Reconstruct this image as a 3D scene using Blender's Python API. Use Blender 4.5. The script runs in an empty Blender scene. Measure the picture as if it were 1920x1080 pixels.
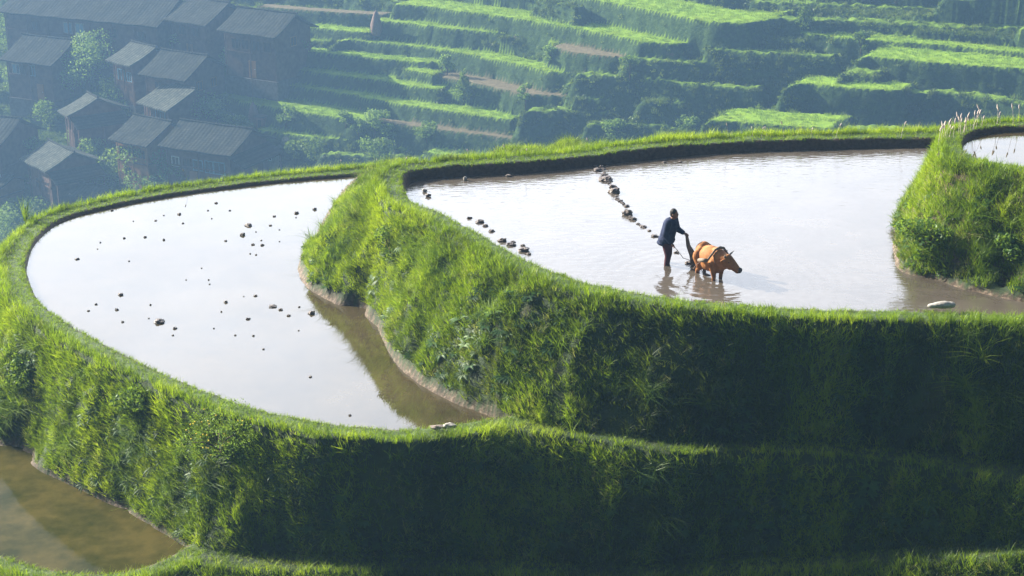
import bpy, bmesh, math, random
import numpy as np
from mathutils import Vector, Matrix, Euler
R = math.radians
sc = bpy.context.scene
C = sc.collection
random.seed(7)
RNG = np.random.default_rng(11)

# ---------------------------------------------------------------- camera
CAM_H = 12.9
PITCH = R(20)
FPX = 3000.0
cam_d = bpy.data.cameras.new('camera')
cam_d.sensor_width = 36
cam_d.lens = 36 * FPX / 1920
cam_d.clip_end = 2000
cam = bpy.data.objects.new('camera', cam_d)
C.objects.link(cam)
cam.location = (0, 0, CAM_H)
cam.rotation_euler = (R(90) - PITCH, 0, 0)
sc.camera = cam

# ---------------------------------------------------------------- light
ADDED_CLOUD = 39.0
SUN_EL = R(26)
SUN_DIR = Vector((-0.88, 0.475, 0)).normalized()          # towards the sun, on plan
world = bpy.data.worlds.new('World')
sc.world = world
world.use_nodes = True
wn = world.node_tree.nodes
wl = world.node_tree.links
for n in list(wn):
    wn.remove(n)
sky = wn.new('ShaderNodeTexSky')
sky.sky_type = 'NISHITA'
sky.sun_disc = False
sky.sun_elevation = SUN_EL
sky.sun_rotation = math.atan2(SUN_DIR.x, SUN_DIR.y)
sky.altitude = 600
sky.air_density = 1.0
sky.dust_density = 3.0
bg = wn.new('ShaderNodeBackground')
bg.inputs['Strength'].default_value = 0.04
wo = wn.new('ShaderNodeOutputWorld')
# cloud glow added out of view on the sun's side, to whiten the water
tc = wn.new('ShaderNodeTexCoord')
def wmath(op, a, b=None, c=None):
    n = wn.new('ShaderNodeMath'); n.operation = op
    for i, v in enumerate((a, b, c)):
        if v is None: continue
        if isinstance(v, (int, float)): n.inputs[i].default_value = v
        else: wl.new(v, n.inputs[i])
    return n.outputs[0]
dotn = wn.new('ShaderNodeVectorMath'); dotn.operation = 'DOT_PRODUCT'
wl.new(tc.outputs['Generated'], dotn.inputs[0])
dotn.inputs[1].default_value = Vector((-0.22, 0.90, 0.38)).normalized()
cl = wn.new('ShaderNodeMapRange'); cl.interpolation_type = 'SMOOTHSTEP'
wl.new(dotn.outputs['Value'], cl.inputs[0])
cl.inputs[1].default_value = 0.62; cl.inputs[2].default_value = 0.97
cl.inputs[3].default_value = 0.0; cl.inputs[4].default_value = 1.0
cn = wn.new('ShaderNodeTexNoise')
cn.inputs['Scale'].default_value = 3.0; cn.inputs['Detail'].default_value = 5
cmap = wn.new('ShaderNodeMapping'); cmap.inputs['Scale'].default_value = (1, 1, 2.2)
wl.new(tc.outputs['Generated'], cmap.inputs[0]); wl.new(cmap.outputs[0], cn.inputs['Vector'])
cf = wmath('MULTIPLY', cl.outputs[0], wmath('MULTIPLY_ADD', cn.outputs['Fac'], 0.9, 0.5))
cmix = wn.new('ShaderNodeMix'); cmix.data_type = 'RGBA'; cmix.blend_type = 'ADD'
cmix.inputs[0].default_value = 1.0
csc = wn.new('ShaderNodeVectorMath'); csc.operation = 'SCALE'
csc.inputs[0].default_value = (ADDED_CLOUD * .93, ADDED_CLOUD * .97, ADDED_CLOUD * 1.06)
wl.new(cf, csc.inputs['Scale'])
wl.new(sky.outputs[0], cmix.inputs[6]); wl.new(csc.outputs[0], cmix.inputs[7])
wl.new(cmix.outputs[2], bg.inputs[0])
wl.new(bg.outputs[0], wo.inputs[0])
sun_d = bpy.data.lights.new('sun', 'SUN')
sun_d.energy = 5.0
sun_d.angle = R(0.5)
sun_d.color = (1.0, 0.93, 0.80)
sun = bpy.data.objects.new('sun', sun_d)
C.objects.link(sun)
sd = Vector((SUN_DIR.x * math.cos(SUN_EL), SUN_DIR.y * math.cos(SUN_EL), math.sin(SUN_EL)))
sun.rotation_euler = sd.to_track_quat('Z', 'Y').to_euler()
sun.location = (-60, 40, 60)

sc.view_settings.view_transform = 'Standard'
sc.view_settings.look = 'None'
sc.view_settings.exposure = 1.68
sc.view_settings.gamma = 1
sc.cycles.use_denoising = True
sc.cycles.max_bounces = 6
sc.cycles.diffuse_bounces = 3
sc.cycles.glossy_bounces = 3
sc.cycles.transmission_bounces = 4
sc.cycles.volume_bounces = 1
sc.cycles.transparent_max_bounces = 8
sc.cycles.caustics_reflective = False

# ---------------------------------------------------------------- helpers
def un(px, py, z=0.0):
    """a pixel of the 1920 px photograph to the point of the level z that it shows"""
    rx = px - 960.0
    ry = FPX * math.cos(PITCH) + (540 - py) * math.sin(PITCH)
    rz = -FPX * math.sin(PITCH) + (540 - py) * math.cos(PITCH)
    t = (z - CAM_H) / rz
    return (rx * t, ry * t)

def poly(pts, z=0.0):
    return [un(a, b, z) for a, b in pts]

def chaikin(P, n=2, closed=True):
    P = np.array(P, float)
    for _ in range(n):
        if closed:
            Q = np.roll(P, -1, axis=0)
            P = np.stack([P * .75 + Q * .25, P * .25 + Q * .75], 1).reshape(-1, 2)
        else:
            Q = P[1:]
            A = P[:-1]
            M = np.stack([A * .75 + Q * .25, A * .25 + Q * .75], 1).reshape(-1, 2)
            P = np.vstack([P[:1], M, P[-1:]])
    return P

def sdf(P, X, Y):
    """signed distance to a closed polygon, negative inside"""
    P = np.asarray(P, float)
    d2 = np.full(X.shape, 1e12)
    ins = np.zeros(X.shape, bool)
    n = len(P)
    for i in range(n):
        ax, ay = P[i]
        bx, by = P[(i + 1) % n]
        ex, ey = bx - ax, by - ay
        L = ex * ex + ey * ey
        if L < 1e-12:
            continue
        wx = X - ax
        wy = Y - ay
        t = np.clip((wx * ex + wy * ey) / L, 0, 1)
        dx = wx - t * ex
        dy = wy - t * ey
        d2 = np.minimum(d2, dx * dx + dy * dy)
        c = (ay > Y) != (by > Y)
        if abs(ey) > 1e-12:
            ins ^= c & (X < ex * (Y - ay) / ey + ax)
    d = np.sqrt(d2)
    return np.where(ins, -d, d)

def _hash(i, j, s):
    n = (i * 374761393 + j * 668265263 + s * 974634777) & 0x7fffffff
    n = ((n ^ (n >> 13)) * 1274126177) & 0x7fffffff
    return ((n ^ (n >> 16)) & 0xffff) / 65535.0

def vnoise(x, y, s=0):
    xi = np.floor(x).astype(np.int64)
    yi = np.floor(y).astype(np.int64)
    fx = x - xi
    fy = y - yi
    fx = fx * fx * (3 - 2 * fx)
    fy = fy * fy * (3 - 2 * fy)
    a = _hash(xi, yi, s); b = _hash(xi + 1, yi, s)
    c = _hash(xi, yi + 1, s); d = _hash(xi + 1, yi + 1, s)
    return (a * (1 - fx) + b * fx) * (1 - fy) + (c * (1 - fx) + d * fx) * fy

def fbm(x, y, s=0, o=4):
    v = 0; a = .5; t = 0
    for k in range(o):
        v = v + a * vnoise(x, y, s + 17 * k)
        t += a
        x = x * 2.03; y = y * 2.03; a *= .5
    return v / t

def sstep(a, b, x):
    t = np.clip((x - a) / (b - a), 0, 1)
    return t * t * (3 - 2 * t)

def tag(o, label=None, cat=None, group=None, kind=None):
    if label: o['label'] = label
    if cat: o['category'] = cat
    if group: o['group'] = group
    if kind: o['kind'] = kind
    return o

def link(name, me, mat=None, parent=None, smooth=False):
    me.name = name
    o = bpy.data.objects.new(name, me)
    C.objects.link(o)
    if mat is not None:
        me.materials.clear()
        me.materials.append(mat)
    if parent is not None:
        o.parent = parent
    if smooth:
        me.polygons.foreach_set('use_smooth', [True] * len(me.polygons))
    return o

def mesh_from(verts, faces):
    me = bpy.data.meshes.new('m')
    me.from_pydata([tuple(v) for v in verts], [], [tuple(f) for f in faces])
    me.update()
    return me

def bm_obj(name, bm, mat, parent=None, smooth=False):
    me = bpy.data.meshes.new(name)
    bm.normal_update()
    bm.to_mesh(me)
    bm.free()
    return link(name, me, mat, parent, smooth)

def empty(name, loc, rz=0.0):
    o = bpy.data.objects.new(name, None)
    C.objects.link(o)
    o.location = loc
    o.rotation_euler = (0, 0, rz)
    o.empty_display_size = .2
    return o

def box(bm, x0, x1, y0, y1, z0, z1):
    vs = [bm.verts.new(p) for p in ((x0, y0, z0), (x1, y0, z0), (x1, y1, z0), (x0, y1, z0), (x0, y0, z1), (x1, y0, z1), (x1, y1, z1), (x0, y1, z1))]
    for f in ((0, 3, 2, 1), (4, 5, 6, 7), (0, 1, 5, 4), (1, 2, 6, 5), (2, 3, 7, 6), (3, 0, 4, 7)):
        bm.faces.new([vs[i] for i in f])

def tube(bm, pts, rads, n=8):
    pts = [Vector(p) for p in pts]
    rings = []
    for i, p in enumerate(pts):
        d = (pts[min(i + 1, len(pts) - 1)] - pts[max(i - 1, 0)]).normalized()
        u = d.orthogonal().normalized() if i == 0 else (u - d * u.dot(d)).normalized()
        v = d.cross(u)
        rings.append([bm.verts.new(p + (u * math.cos(2 * math.pi * k / n) + v * math.sin(2 * math.pi * k / n)) * rads[i]) for k in range(n)])
    for a, b in zip(rings, rings[1:]):
        for k in range(n):
            bm.faces.new((a[k], a[(k + 1) % n], b[(k + 1) % n], b[k]))
    bm.faces.new(rings[0][::-1])
    bm.faces.new(rings[-1])

def ellip(bm, c, r, rot=None, seg=16):
    m = Matrix.Translation(Vector(c))
    if rot: m = m @ Euler(rot).to_matrix().to_4x4()
    m = m @ Matrix.Diagonal((r[0], r[1], r[2], 1))
    bmesh.ops.create_uvsphere(bm, u_segments=seg, v_segments=seg // 2 + 2, radius=1, matrix=m)

def limb(bm, pts, rads):
    """tapered chain with round joints, for the voxel union"""
    pts = [Vector(p) for p in pts]
    for i in range(len(pts) - 1):
        a, b = pts[i], pts[i + 1]
        n = 6
        for k in range(n + 1):
            t = k / n
            r = rads[i] * (1 - t) + rads[i + 1] * t
            ellip(bm, a.lerp(b, t), (r, r, r), seg=12)
        tube(bm, [a, b], [rads[i], rads[i + 1]], 12)

def fuse(name, bm, mat, parent, voxel=.02, smooth=4):
    """one continuous surface from overlapping volumes"""
    me = bpy.data.meshes.new('tmp')
    bm.to_mesh(me)
    bm.free()
    o = bpy.data.objects.new('tmp', me)
    C.objects.link(o)
    m = o.modifiers.new('r', 'REMESH')
    m.mode = 'VOXEL'
    m.voxel_size = voxel
    s = o.modifiers.new('s', 'SMOOTH')
    s.factor = .5
    s.iterations = smooth
    dg = bpy.context.evaluated_depsgraph_get()
    new = bpy.data.meshes.new_from_object(o.evaluated_get(dg))
    bpy.data.objects.remove(o)
    bpy.data.meshes.remove(me)
    return link(name, new, mat, parent, True)

# ---------------------------------------------------------------- materials
class NT:
    def __init__(s, name):
        s.m = bpy.data.materials.new(name)
        s.m.use_nodes = True
        s.n = s.m.node_tree.nodes
        s.l = s.m.node_tree.links
        s.n.clear()
        s.out = s.n.new('ShaderNodeOutputMaterial')
    def new(s, t, **k):
        n = s.n.new(t)
        for a, v in k.items(): setattr(n, a, v)
        return n
    def link(s, a, b): s.l.new(a, b)
    def noise(s, scale, detail=4, rough=.55, vec=None, dist=0):
        n = s.new('ShaderNodeTexNoise')
        n.inputs['Scale'].default_value = scale
        n.inputs['Detail'].default_value = detail
        n.inputs['Roughness'].default_value = rough
        n.inputs['Distortion'].default_value = dist
        if vec is not None: s.link(vec, n.inputs['Vector'])
        return n.outputs['Fac']
    def ramp(s, fac, stops):
        r = s.new('ShaderNodeValToRGB')
        e = r.color_ramp.elements
        e[0].position = stops[0][0]; e[0].color = (*stops[0][1], 1)
        e[1].position = stops[-1][0]; e[1].color = (*stops[-1][1], 1)
        for p, c in stops[1:-1]:
            x = e.new(p); x.color = (*c, 1)
        s.link(fac, r.inputs[0])
        return r.outputs[0]
    def mix(s, fac, a, b):
        n = s.new('ShaderNodeMix', data_type='RGBA')
        for i, v in ((0, fac), (6, a), (7, b)):
            if isinstance(v, (int, float)): n.inputs[i].default_value = v
            elif isinstance(v, tuple): n.inputs[i].default_value = (*v, 1)
            else: s.link(v, n.inputs[i])
        return n.outputs[2]
    def math(s, op, a, b=0.0):
        n = s.new('ShaderNodeMath', operation=op)
        for i, v in ((0, a), (1, b)):
            if isinstance(v, (int, float)): n.inputs[i].default_value = v
            else: s.link(v, n.inputs[i])
        return n.outputs[0]
    def coord(s, k='Object'):
        return s.new('ShaderNodeTexCoord').outputs[k]
    def bump(s, h, strength=.5, dist=.05):
        b = s.new('ShaderNodeBump')
        b.inputs['Strength'].default_value = strength
        b.inputs['Distance'].default_value = dist
        s.link(h, b.inputs['Height'])
        return b.outputs[0]
    def attr(s, name, t='GEOMETRY'):
        n = s.new('ShaderNodeAttribute', attribute_type=t, attribute_name=name)
        return n.outputs['Fac']
    def prin(s, col, rough=.8, nrm=None, spec=.3, **k):
        p = s.new('ShaderNodeBsdfPrincipled')
        if isinstance(col, tuple): p.inputs['Base Color'].default_value = (*col, 1)
        else: s.link(col, p.inputs['Base Color'])
        if isinstance(rough, (int, float)): p.inputs['Roughness'].default_value = rough
        else: s.link(rough, p.inputs['Roughness'])
        p.inputs['Specular IOR Level'].default_value = spec
        if nrm is not None: s.link(nrm, p.inputs['Normal'])
        return p.outputs[0]
    def done(s, sh):
        s.link(sh, s.out.inputs['Surface'])
        return s.m

def leaf_mat(name, stops, transl=.45, instancer=True, rough=.6):
    t = NT(name)
    if instancer: f = t.attr('tint', 'INSTANCER')
    else: f = t.attr('tint')
    col = t.ramp(f, stops)
    d = t.new('ShaderNodeBsdfDiffuse'); t.link(col, d.inputs[0])
    tr = t.new('ShaderNodeBsdfTranslucent')
    c2 = t.mix(.35, col, (.42, .56, .012))
    t.link(c2, tr.inputs[0])
    m = t.new('ShaderNodeMixShader'); m.inputs[0].default_value = transl
    t.link(d.outputs[0], m.inputs[1]); t.link(tr.outputs[0], m.inputs[2])
    g = t.new('ShaderNodeBsdfGlossy'); g.inputs['Roughness'].default_value = rough - .15
    g.inputs[0].default_value = (.9, 1, .8, 1)
    m2 = t.new('ShaderNodeMixShader'); m2.inputs[0].default_value = .04
    t.link(m.outputs[0], m2.inputs[1]); t.link(g.outputs[0], m2.inputs[2])
    m2.inputs[0].default_value = .02
    return t.done(m2.outputs[0])

GRASS = [(0.0, (.010, .022, .006)), (.25, (.028, .064, .006)), (.5, (.095, .180, .006)), (.75, (.210, .330, .008)), (.9, (.330, .420, .020)), (1.0, (.38, .33, .15))]
M_grass = leaf_mat('grass_blades', GRASS, .55)
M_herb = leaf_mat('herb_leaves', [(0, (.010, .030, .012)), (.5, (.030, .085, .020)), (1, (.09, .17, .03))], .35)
M_tree = leaf_mat('tree_leaves', [(0, (.020, .050, .018)), (.5, (.075, .165, .035)), (1, (.24, .36, .10))], .5, False)
M_scrub = leaf_mat('scrub_leaves', [(0, (.008, .022, .010)), (.4, (.020, .052, .014)), (.75, (.085, .145, .018)), (1, (.22, .28, .05))], .4)
M_rice = leaf_mat('rice_blades', [(0, (.08, .18, .012)), (.5, (.19, .32, .015)), (1, (.32, .42, .03))], .45)

def m_terrain():
    t = NT('hill_soil')
    v = t.coord()
    n1 = t.noise(1.3, 5, vec=v)
    n2 = t.noise(9, 6, .7, vec=v)
    green = t.ramp(n1, [(.3, (.016, .028, .010)), (.55, (.030, .055, .014)), (.75, (.055, .055, .022))])
    mud = t.ramp(n2, [(.32, (.030, .020, .013)), (.5, (.09, .062, .040)), (.68, (.27, .205, .145))])
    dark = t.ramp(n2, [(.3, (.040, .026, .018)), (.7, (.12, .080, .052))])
    c = t.mix(t.attr('mud'), green, mud)
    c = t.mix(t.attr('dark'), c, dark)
    path = t.ramp(n2, [(.35, (.05, .09, .02)), (.6, (.10, .15, .03)), (.8, (.16, .13, .07))])
    c = t.mix(t.math('MULTIPLY', t.attr('path'), .7), c, path)
    return t.done(t.prin(c, .75, t.bump(n2, .8, .06), .3))
M_terrain = m_terrain()

def m_water(name, shallow, deep, wave, wave_scale, ior=1.7):
    t = NT(name)
    v = t.coord()
    n1 = t.noise(.55, 5, .6, vec=v)
    n2 = t.noise(3.5, 4, .6, vec=v)
    c = t.ramp(t.math('ADD', t.math('MULTIPLY', n1, .7), t.math('MULTIPLY', n2, .3)), [(.38, deep), (.62, shallow)])
    d = t.new('ShaderNodeBsdfDiffuse'); t.link(c, d.inputs[0])
    g = t.new('ShaderNodeBsdfGlossy'); g.inputs['Roughness'].default_value = .015
    nrm = None
    if wave > 0:
        mp = t.new('ShaderNodeMapping')
        mp.inputs['Scale'].default_value = (1.0, 2.6, 1)
        mp.inputs['Rotation'].default_value = (0, 0, R(-12))
        t.link(v, mp.inputs['Vector'])
        w1 = t.noise(wave_scale, 3, .5, mp.outputs[0], .4)
        # rings spreading from the ox
        sx = t.new('ShaderNodeVectorMath', operation='DISTANCE')
        t.link(v, sx.inputs[0]); sx.inputs[1].default_value = (4.8, 35.9, 0)
        dist = t.math('ADD', sx.outputs['Value'], t.math('MULTIPLY', t.noise(.9, 2, vec=v), .35))
        ring = t.math('SINE', t.math('MULTIPLY', dist, 19))
        att = t.new('ShaderNodeMapRange'); t.link(sx.outputs['Value'], att.inputs[0])
        att.inputs[1].default_value = .3; att.inputs[2].default_value = 4.5
        att.inputs[3].default_value = .75; att.inputs[4].default_value = 0
        h = t.math('ADD', t.math('MULTIPLY', w1, .75), t.math('MULTIPLY', ring, t.math('MULTIPLY', att.outputs[0], .28)))
        nrm = t.bump(h, 1.0, wave)
        t.link(nrm, g.inputs['Normal'])
    f = t.new('ShaderNodeFresnel'); f.inputs[0].default_value = ior
    m = t.new('ShaderNodeMixShader')
    t.link(f.outputs[0], m.inputs[0]); t.link(d.outputs[0], m.inputs[1]); t.link(g.outputs[0], m.inputs[2])
    return t.done(m.outputs[0])
M_waterA = m_water('ploughed_paddy_water', (.105, .088, .070), (.070, .058, .044), .017, 2.6)
M_waterB = m_water('still_paddy_water', (.075, .058, .030), (.042, .034, .017), 0, 1)
M_waterC = m_water('shallow_paddy_water', (.085, .070, .022), (.030, .034, .010), 0, 1, 1.09)

def simple(name, c1, c2, scale=4, rough=.8, bump=.3, bd=.03, spec=.3):
    t = NT(name)
    n = t.noise(scale, 5, .6, vec=t.coord())
    return t.done(t.prin(t.ramp(n, [(.3, c1), (.7, c2)]), rough, t.bump(n, bump, bd), spec))
M_clod = simple('wet_mud', (.045, .030, .024), (.15, .105, .08), 9, .45, .8, .03, .5)
M_claypale = simple('drying_clay', (.13, .10, .085), (.30, .25, .21), 9, .7, .8, .03)
M_stone = simple('pale_stone', (.22, .20, .17), (.46, .44, .40), 9, .7, .5)
M_bark = simple('bark', (.05, .035, .025), (.12, .09, .06), 12, .9, .8)
M_straw = simple('straw', (.16, .11, .09), (.30, .20, .16), 14, .9, .8)
M_brick = simple('clay_brick', (.16, .075, .05), (.26, .13, .08), 7, .9, .4)
M_metal = simple('pale_metal', (.6, .62, .64), (.75, .77, .78), 3, .4, .1)
M_white = simple('limewash', (.55, .62, .66), (.74, .78, .80), 2, .8, .2)
M_cloth = simple('washed_cloth', (.5, .55, .65), (.75, .75, .75), 3, .9, .2)
M_blue = simple('blue_paint', (.12, .28, .42), (.20, .38, .52), 3, .6, .1)
M_dark = simple('dark_opening', (.010, .010, .012), (.025, .022, .022), 3, .5, .1)
M_plume = simple('grass_plume', (.50, .42, .38), (.72, .62, .56), 9, .9, .2)
M_poleconc = simple('weathered_pole', (.35, .36, .38), (.5, .5, .5), 5, .8, .2)

def m_planks(name, a, b):
    t = NT(name)
    v = t.coord()
    w = t.new('ShaderNodeTexWave'); w.bands_direction = 'DIAGONAL'
    w.inputs['Scale'].default_value = 1.1; w.inputs['Distortion'].default_value = .4
    t.link(v, w.inputs['Vector'])
    n = t.noise(1.5, 5, .6, vec=v)
    c = t.ramp(n, [(.3, a), (.7, b)])
    return t.done(t.prin(c, .85, t.bump(n, .3), .2))
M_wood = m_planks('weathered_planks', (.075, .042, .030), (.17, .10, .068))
M_woodtan = m_planks('tan_planks', (.24, .115, .042), (.38, .20, .08))  # lighter planks of orange-tan wood

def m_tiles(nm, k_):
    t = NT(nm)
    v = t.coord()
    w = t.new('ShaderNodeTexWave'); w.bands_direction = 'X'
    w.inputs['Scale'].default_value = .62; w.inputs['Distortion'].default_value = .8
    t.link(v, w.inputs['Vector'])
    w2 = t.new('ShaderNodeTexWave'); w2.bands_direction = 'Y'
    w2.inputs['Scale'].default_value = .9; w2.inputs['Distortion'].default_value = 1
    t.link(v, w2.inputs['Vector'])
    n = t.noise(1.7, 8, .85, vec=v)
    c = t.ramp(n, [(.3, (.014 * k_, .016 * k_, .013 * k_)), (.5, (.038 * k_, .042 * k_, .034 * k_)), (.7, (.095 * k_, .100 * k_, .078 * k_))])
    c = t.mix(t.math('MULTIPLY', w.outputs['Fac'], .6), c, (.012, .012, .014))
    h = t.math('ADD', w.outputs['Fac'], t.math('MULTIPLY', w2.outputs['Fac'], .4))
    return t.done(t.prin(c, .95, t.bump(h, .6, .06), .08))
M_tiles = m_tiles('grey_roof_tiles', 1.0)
M_tiles_sunlit = m_tiles('sunlit_roof_tiles', 2.4)  # same tiles lightened: sunlight painted into the left-facing roofs

# ---------------------------------------------------------------- terrain: plan shapes
ZA, ZB, ZC, ZD = 0.0, -2.7, -5.5, 2.2
WA = chaikin(poly([(755, 345), (800, 334), (900, 329), (1000, 323), (1100, 312), (1200, 300), (1300, 290), (1400, 284), (1500, 281), (1600, 278), (1700, 276)], 0)
             + [(17, 48.4), (20, 44), (20, 33.0), (13.5, 33.1)]
             + poly([(1900, 574), (1700, 570), (1500, 566), (1300, 553), (1150, 530), (1050, 503), (980, 473), (920, 438), (870, 411), (830, 388), (790, 377), (765, 362)], .36))
WB = chaikin(poly([(640, 333), (500, 345), (400, 358), (300, 372), (200, 392), (120, 412), (80, 440), (55, 480), (50, 520)], ZB)
             + poly([(75, 562), (130, 602), (200, 642), (300, 692), (400, 732), (500, 767), (600, 787), (700, 799), (800, 799), (880, 786)], ZB + .3)
             + [(.3, 33.7), (.8, 36), (0, 40), (0, 52), (-3, 55)])
WC = chaikin([(-21, 45), (-13, 39.2), (-7.2, 33.4), (-7.7, 32.3), (-8.1, 31.75), (-8.97, 31.35), (-10.24, 31.5), (-11.65, 32.2), (-14, 33.7), (-21, 38)])
WD = chaikin(poly([(1990, 246), (1920, 247), (1850, 250), (1808, 264), (1806, 292), (1842, 309), (1920, 322), (1990, 330)], ZD) + [(22, 36.9), (22, 42)])
LEDGE = chaikin(poly([(880, 790), (1000, 812), (1100, 822), (1200, 842), (1300, 848), (1400, 845), (1500, 850), (1600, 858), (1700, 868), (1800, 885), (1930, 900)], -2.4)
                + [(14, 29.7), (22, 29), (22, 36), (8, 36), (0, 35)])
BASE_A = chaikin(poly([(1920, 868), (1750, 848), (1600, 833), (1400, 826), (1200, 823), (1000, 793)], -2.4)
                 + poly([(905, 778), (850, 760), (790, 730), (740, 690), (715, 640), (700, 605), (640, 580), (570, 543), (549, 519), (560, 470), (590, 420), (620, 375), (648, 332)], ZB)
                 + [(-5.2, 56.2), (0, 55), (8, 54), (16, 53), (24, 51), (26, 40), (26, 30.3), (14, 30.7)], 1)
BASE_D = chaikin(poly([(1925, 574), (1850, 556), (1760, 536), (1690, 516), (1665, 490), (1668, 430), (1690, 380), (1715, 330), (1738, 272)], 0)
                 + [(14, 50), (20, 50), (26, 46), (26, 33), (14, 33.5)], 1)
BASE_B = chaikin([(-13.46, 38.05), (-12.31, 36.96), (-11.12, 36.06), (-9.94, 35.06), (-8.64, 33.85), (-7.55, 32.82), (-6.78, 32.1), (-4.82, 31.95), (-3.14, 31.9), (-.72, 31.75),
                  (1.0, 31.55), (2.6, 31.15), (4.0, 31.05), (5.5, 31.0), (7.0, 30.8), (8.5, 30.45), (9.8, 30.0), (10.9, 29.75), (14, 29.2), (24, 28.4), (27, 34), (27, 50), (20, 56), (8, 58.5), (-4, 59),
                  (-11, 56.5), (-15, 54.3), (-17.6, 51.5), (-18.4, 48), (-18, 44.5), (-16.4, 41.5), (-14.8, 39.4)], 1)
LOW = chaikin([(-8.3, 33.2), (-7.3, 31.5), (-6, 31.25), (-4.73, 31.2), (-.71, 31.1), (.9, 30.85), (1.3, 31.0), (2.0, 30.6), (4.0, 30.45), (6.3, 30.3), (8.2, 29.85), (10.5, 29.2), (14, 28.6), (24, 27.8), (24, 34), (0, 34)], 1)

def low_z(X):
    return np.interp(X, [-8, 1.5, 4.0, 6.5, 8.5, 11, 20], [-5.18, -5.1, -4.85, -4.6, -4.1, -3.55, -3.3])

def outer(X, Y, dB_base):
    """everything lower than the terraces of this spur, one sheet to the valley"""
    z = -5.7 - np.clip(dB_base, 0, 200) * .85
    z = np.maximum(z, -90 + 3 * fbm(X * .03, Y * .03, 5))
    side = 10.6 - .62 * Y
    return np.where(Y < 30, np.maximum(np.minimum(side, 11.2), -9.0 - .5 * np.clip(np.abs(X) - 30, 0, 100)), z)

def water_body(X, Y, W, zw, rim, rw, base, zbase, shape=1.0, extra=None, extra_z=None, inner=.13, amp=1.0, gully=()):
    d = sdf(W, X, Y)
    wob = (fbm(X * .9, Y * .9, 31) - .5) * .30
    dd = d + wob * sstep(.2, .9, d)
    top = zw + rim * (1 + .35 * (fbm(X * 1.2, Y * 1.2, 77) - .5))
    pl = dd - rw
    ztop = np.where(d < inner, zw - .22 + (top - zw + .22) * sstep(-.14, inner, d + .06 * (fbm(X * 2.2, Y * 2.2, 9) - .5)), top)
    if extra is not None:
        e = sdf(extra, X, Y) + wob * .4
        pl = np.minimum(pl, e)
        ztop = np.where((d > rw) & (e < 0), extra_z, ztop)
        ztop = np.where((d > inner) & (d <= rw) & (e < 0), np.minimum(top, np.maximum(extra_z, top - .1)), ztop)
    db = -sdf(base, X, Y)
    o = np.clip(pl, 0, None)
    t = o / (o + np.clip(db, 1e-4, None))
    te = np.where(e < d - rw, extra_z, top) if extra is not None else top
    prof = t ** shape
    z = te + (zbase - te) * prof
    bulge = np.clip(4 * t * (1 - t), 0, 1)
    z = z + bulge * amp * ((fbm(X * .55, Y * .55, 41) - .5) * 1.5 + (fbm(X * 1.7, Y * 1.7, 43) - .5) * .55 + (fbm(X * 5, Y * 5, 47) - .5) * .22)
    if gully:
        for (gp, gw, gd) in gully:
            dg_ = np.full(X.shape, 1e9)
            for (a_, b_) in zip(gp, gp[1:]):
                ex, ey = b_[0] - a_[0], b_[1] - a_[1]
                tt_ = np.clip(((X - a_[0]) * ex + (Y - a_[1]) * ey) / (ex * ex + ey * ey), 0, 1)
                dg_ = np.minimum(dg_, np.hypot(X - a_[0] - tt_ * ex, Y - a_[1] - tt_ * ey))
            z = z - np.exp(-(dg_ / gw) ** 2) * gd * np.clip(bulge * 1.6, 0, 1)
    z = np.where(pl <= 0, ztop, z)
    z = np.where(db <= 0, -99, z)
    return z, d, pl, t

GUL_A = [([un(745, 430, -.7), un(715, 490, -1.4), un(665, 550, -2.2)], .42, .75), ([un(1010, 600, -1.0), un(940, 660, -1.8)], .4, .4),
         ([un(830, 560, -1.2), un(800, 640, -2.0)], .35, .35)]
GUL_B = [([un(250, 735, -3.3), un(290, 790, -3.9)], .45, .7), ([un(30, 690, -3.2), un(60, 740, -3.8)], .5, .6), ([un(500, 880, -3.6), un(430, 960, -4.6)], .5, .4)]
GUL_D = [([un(1735, 430, 1.3), un(1745, 480, .7), un(1730, 510, .3)], .42, .65), ([un(1880, 440, 1.1), un(1890, 500, .5)], .4, .45)]
def terrain(X, Y):
    rimA = .24 + .06 * sstep(38, 44, Y)
    zbA = np.where(X < -.4, ZB - .12, -2.45)
    a, dA, pA, tA = water_body(X, Y, WA, ZA, rimA, .8, BASE_A, zbA, .9, gully=GUL_A)
    b, dB, pB, tB = water_body(X, Y, WB, ZB, .10 + .18 * sstep(46, 40, Y) * 1.0, .8, BASE_B, np.where(X < -7.3, ZC - .12, low_z(X)), .85, LEDGE, -2.42 + .08 * (fbm(X, Y, 3) - .5), gully=GUL_B)
    c, dC, pC, tC = water_body(X, Y, WC, ZC, .24, .7, chaikin([(-40, 60), (-40, 24), (-8, 27.5), (0, 27.8), (24, 24.5), (30, 24), (30, 60)], 1), -9, 1, LOW, low_z(X), amp=.25)
    d, dD, pD, tD = water_body(X, Y, WD, ZD, .15, .6, BASE_D, ZA - .12, .85, gully=GUL_D)
    dBb = sdf(BASE_B, X, Y)
    g = outer(X, Y, dBb)
    z = np.max([a, b, c, d, g], 0)
    who = np.argmax([a, b, c, d, g], 0)
    return z, who, dict(dA=dA, dB=dB, dC=dC, dD=dD, tA=tA, tB=tB, tC=tC, tD=tD, pA=pA, pB=pB, pC=pC, pD=pD)

def make_grid(xs, ys):
    X, Y = np.meshgrid(xs, ys)
    return X, Y

def grid_faces(nx, ny):
    i = np.arange(nx * ny).reshape(ny, nx)
    return np.stack([i[:-1, :-1], i[:-1, 1:], i[1:, 1:], i[1:, :-1]], -1).reshape(-1, 4)

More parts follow.
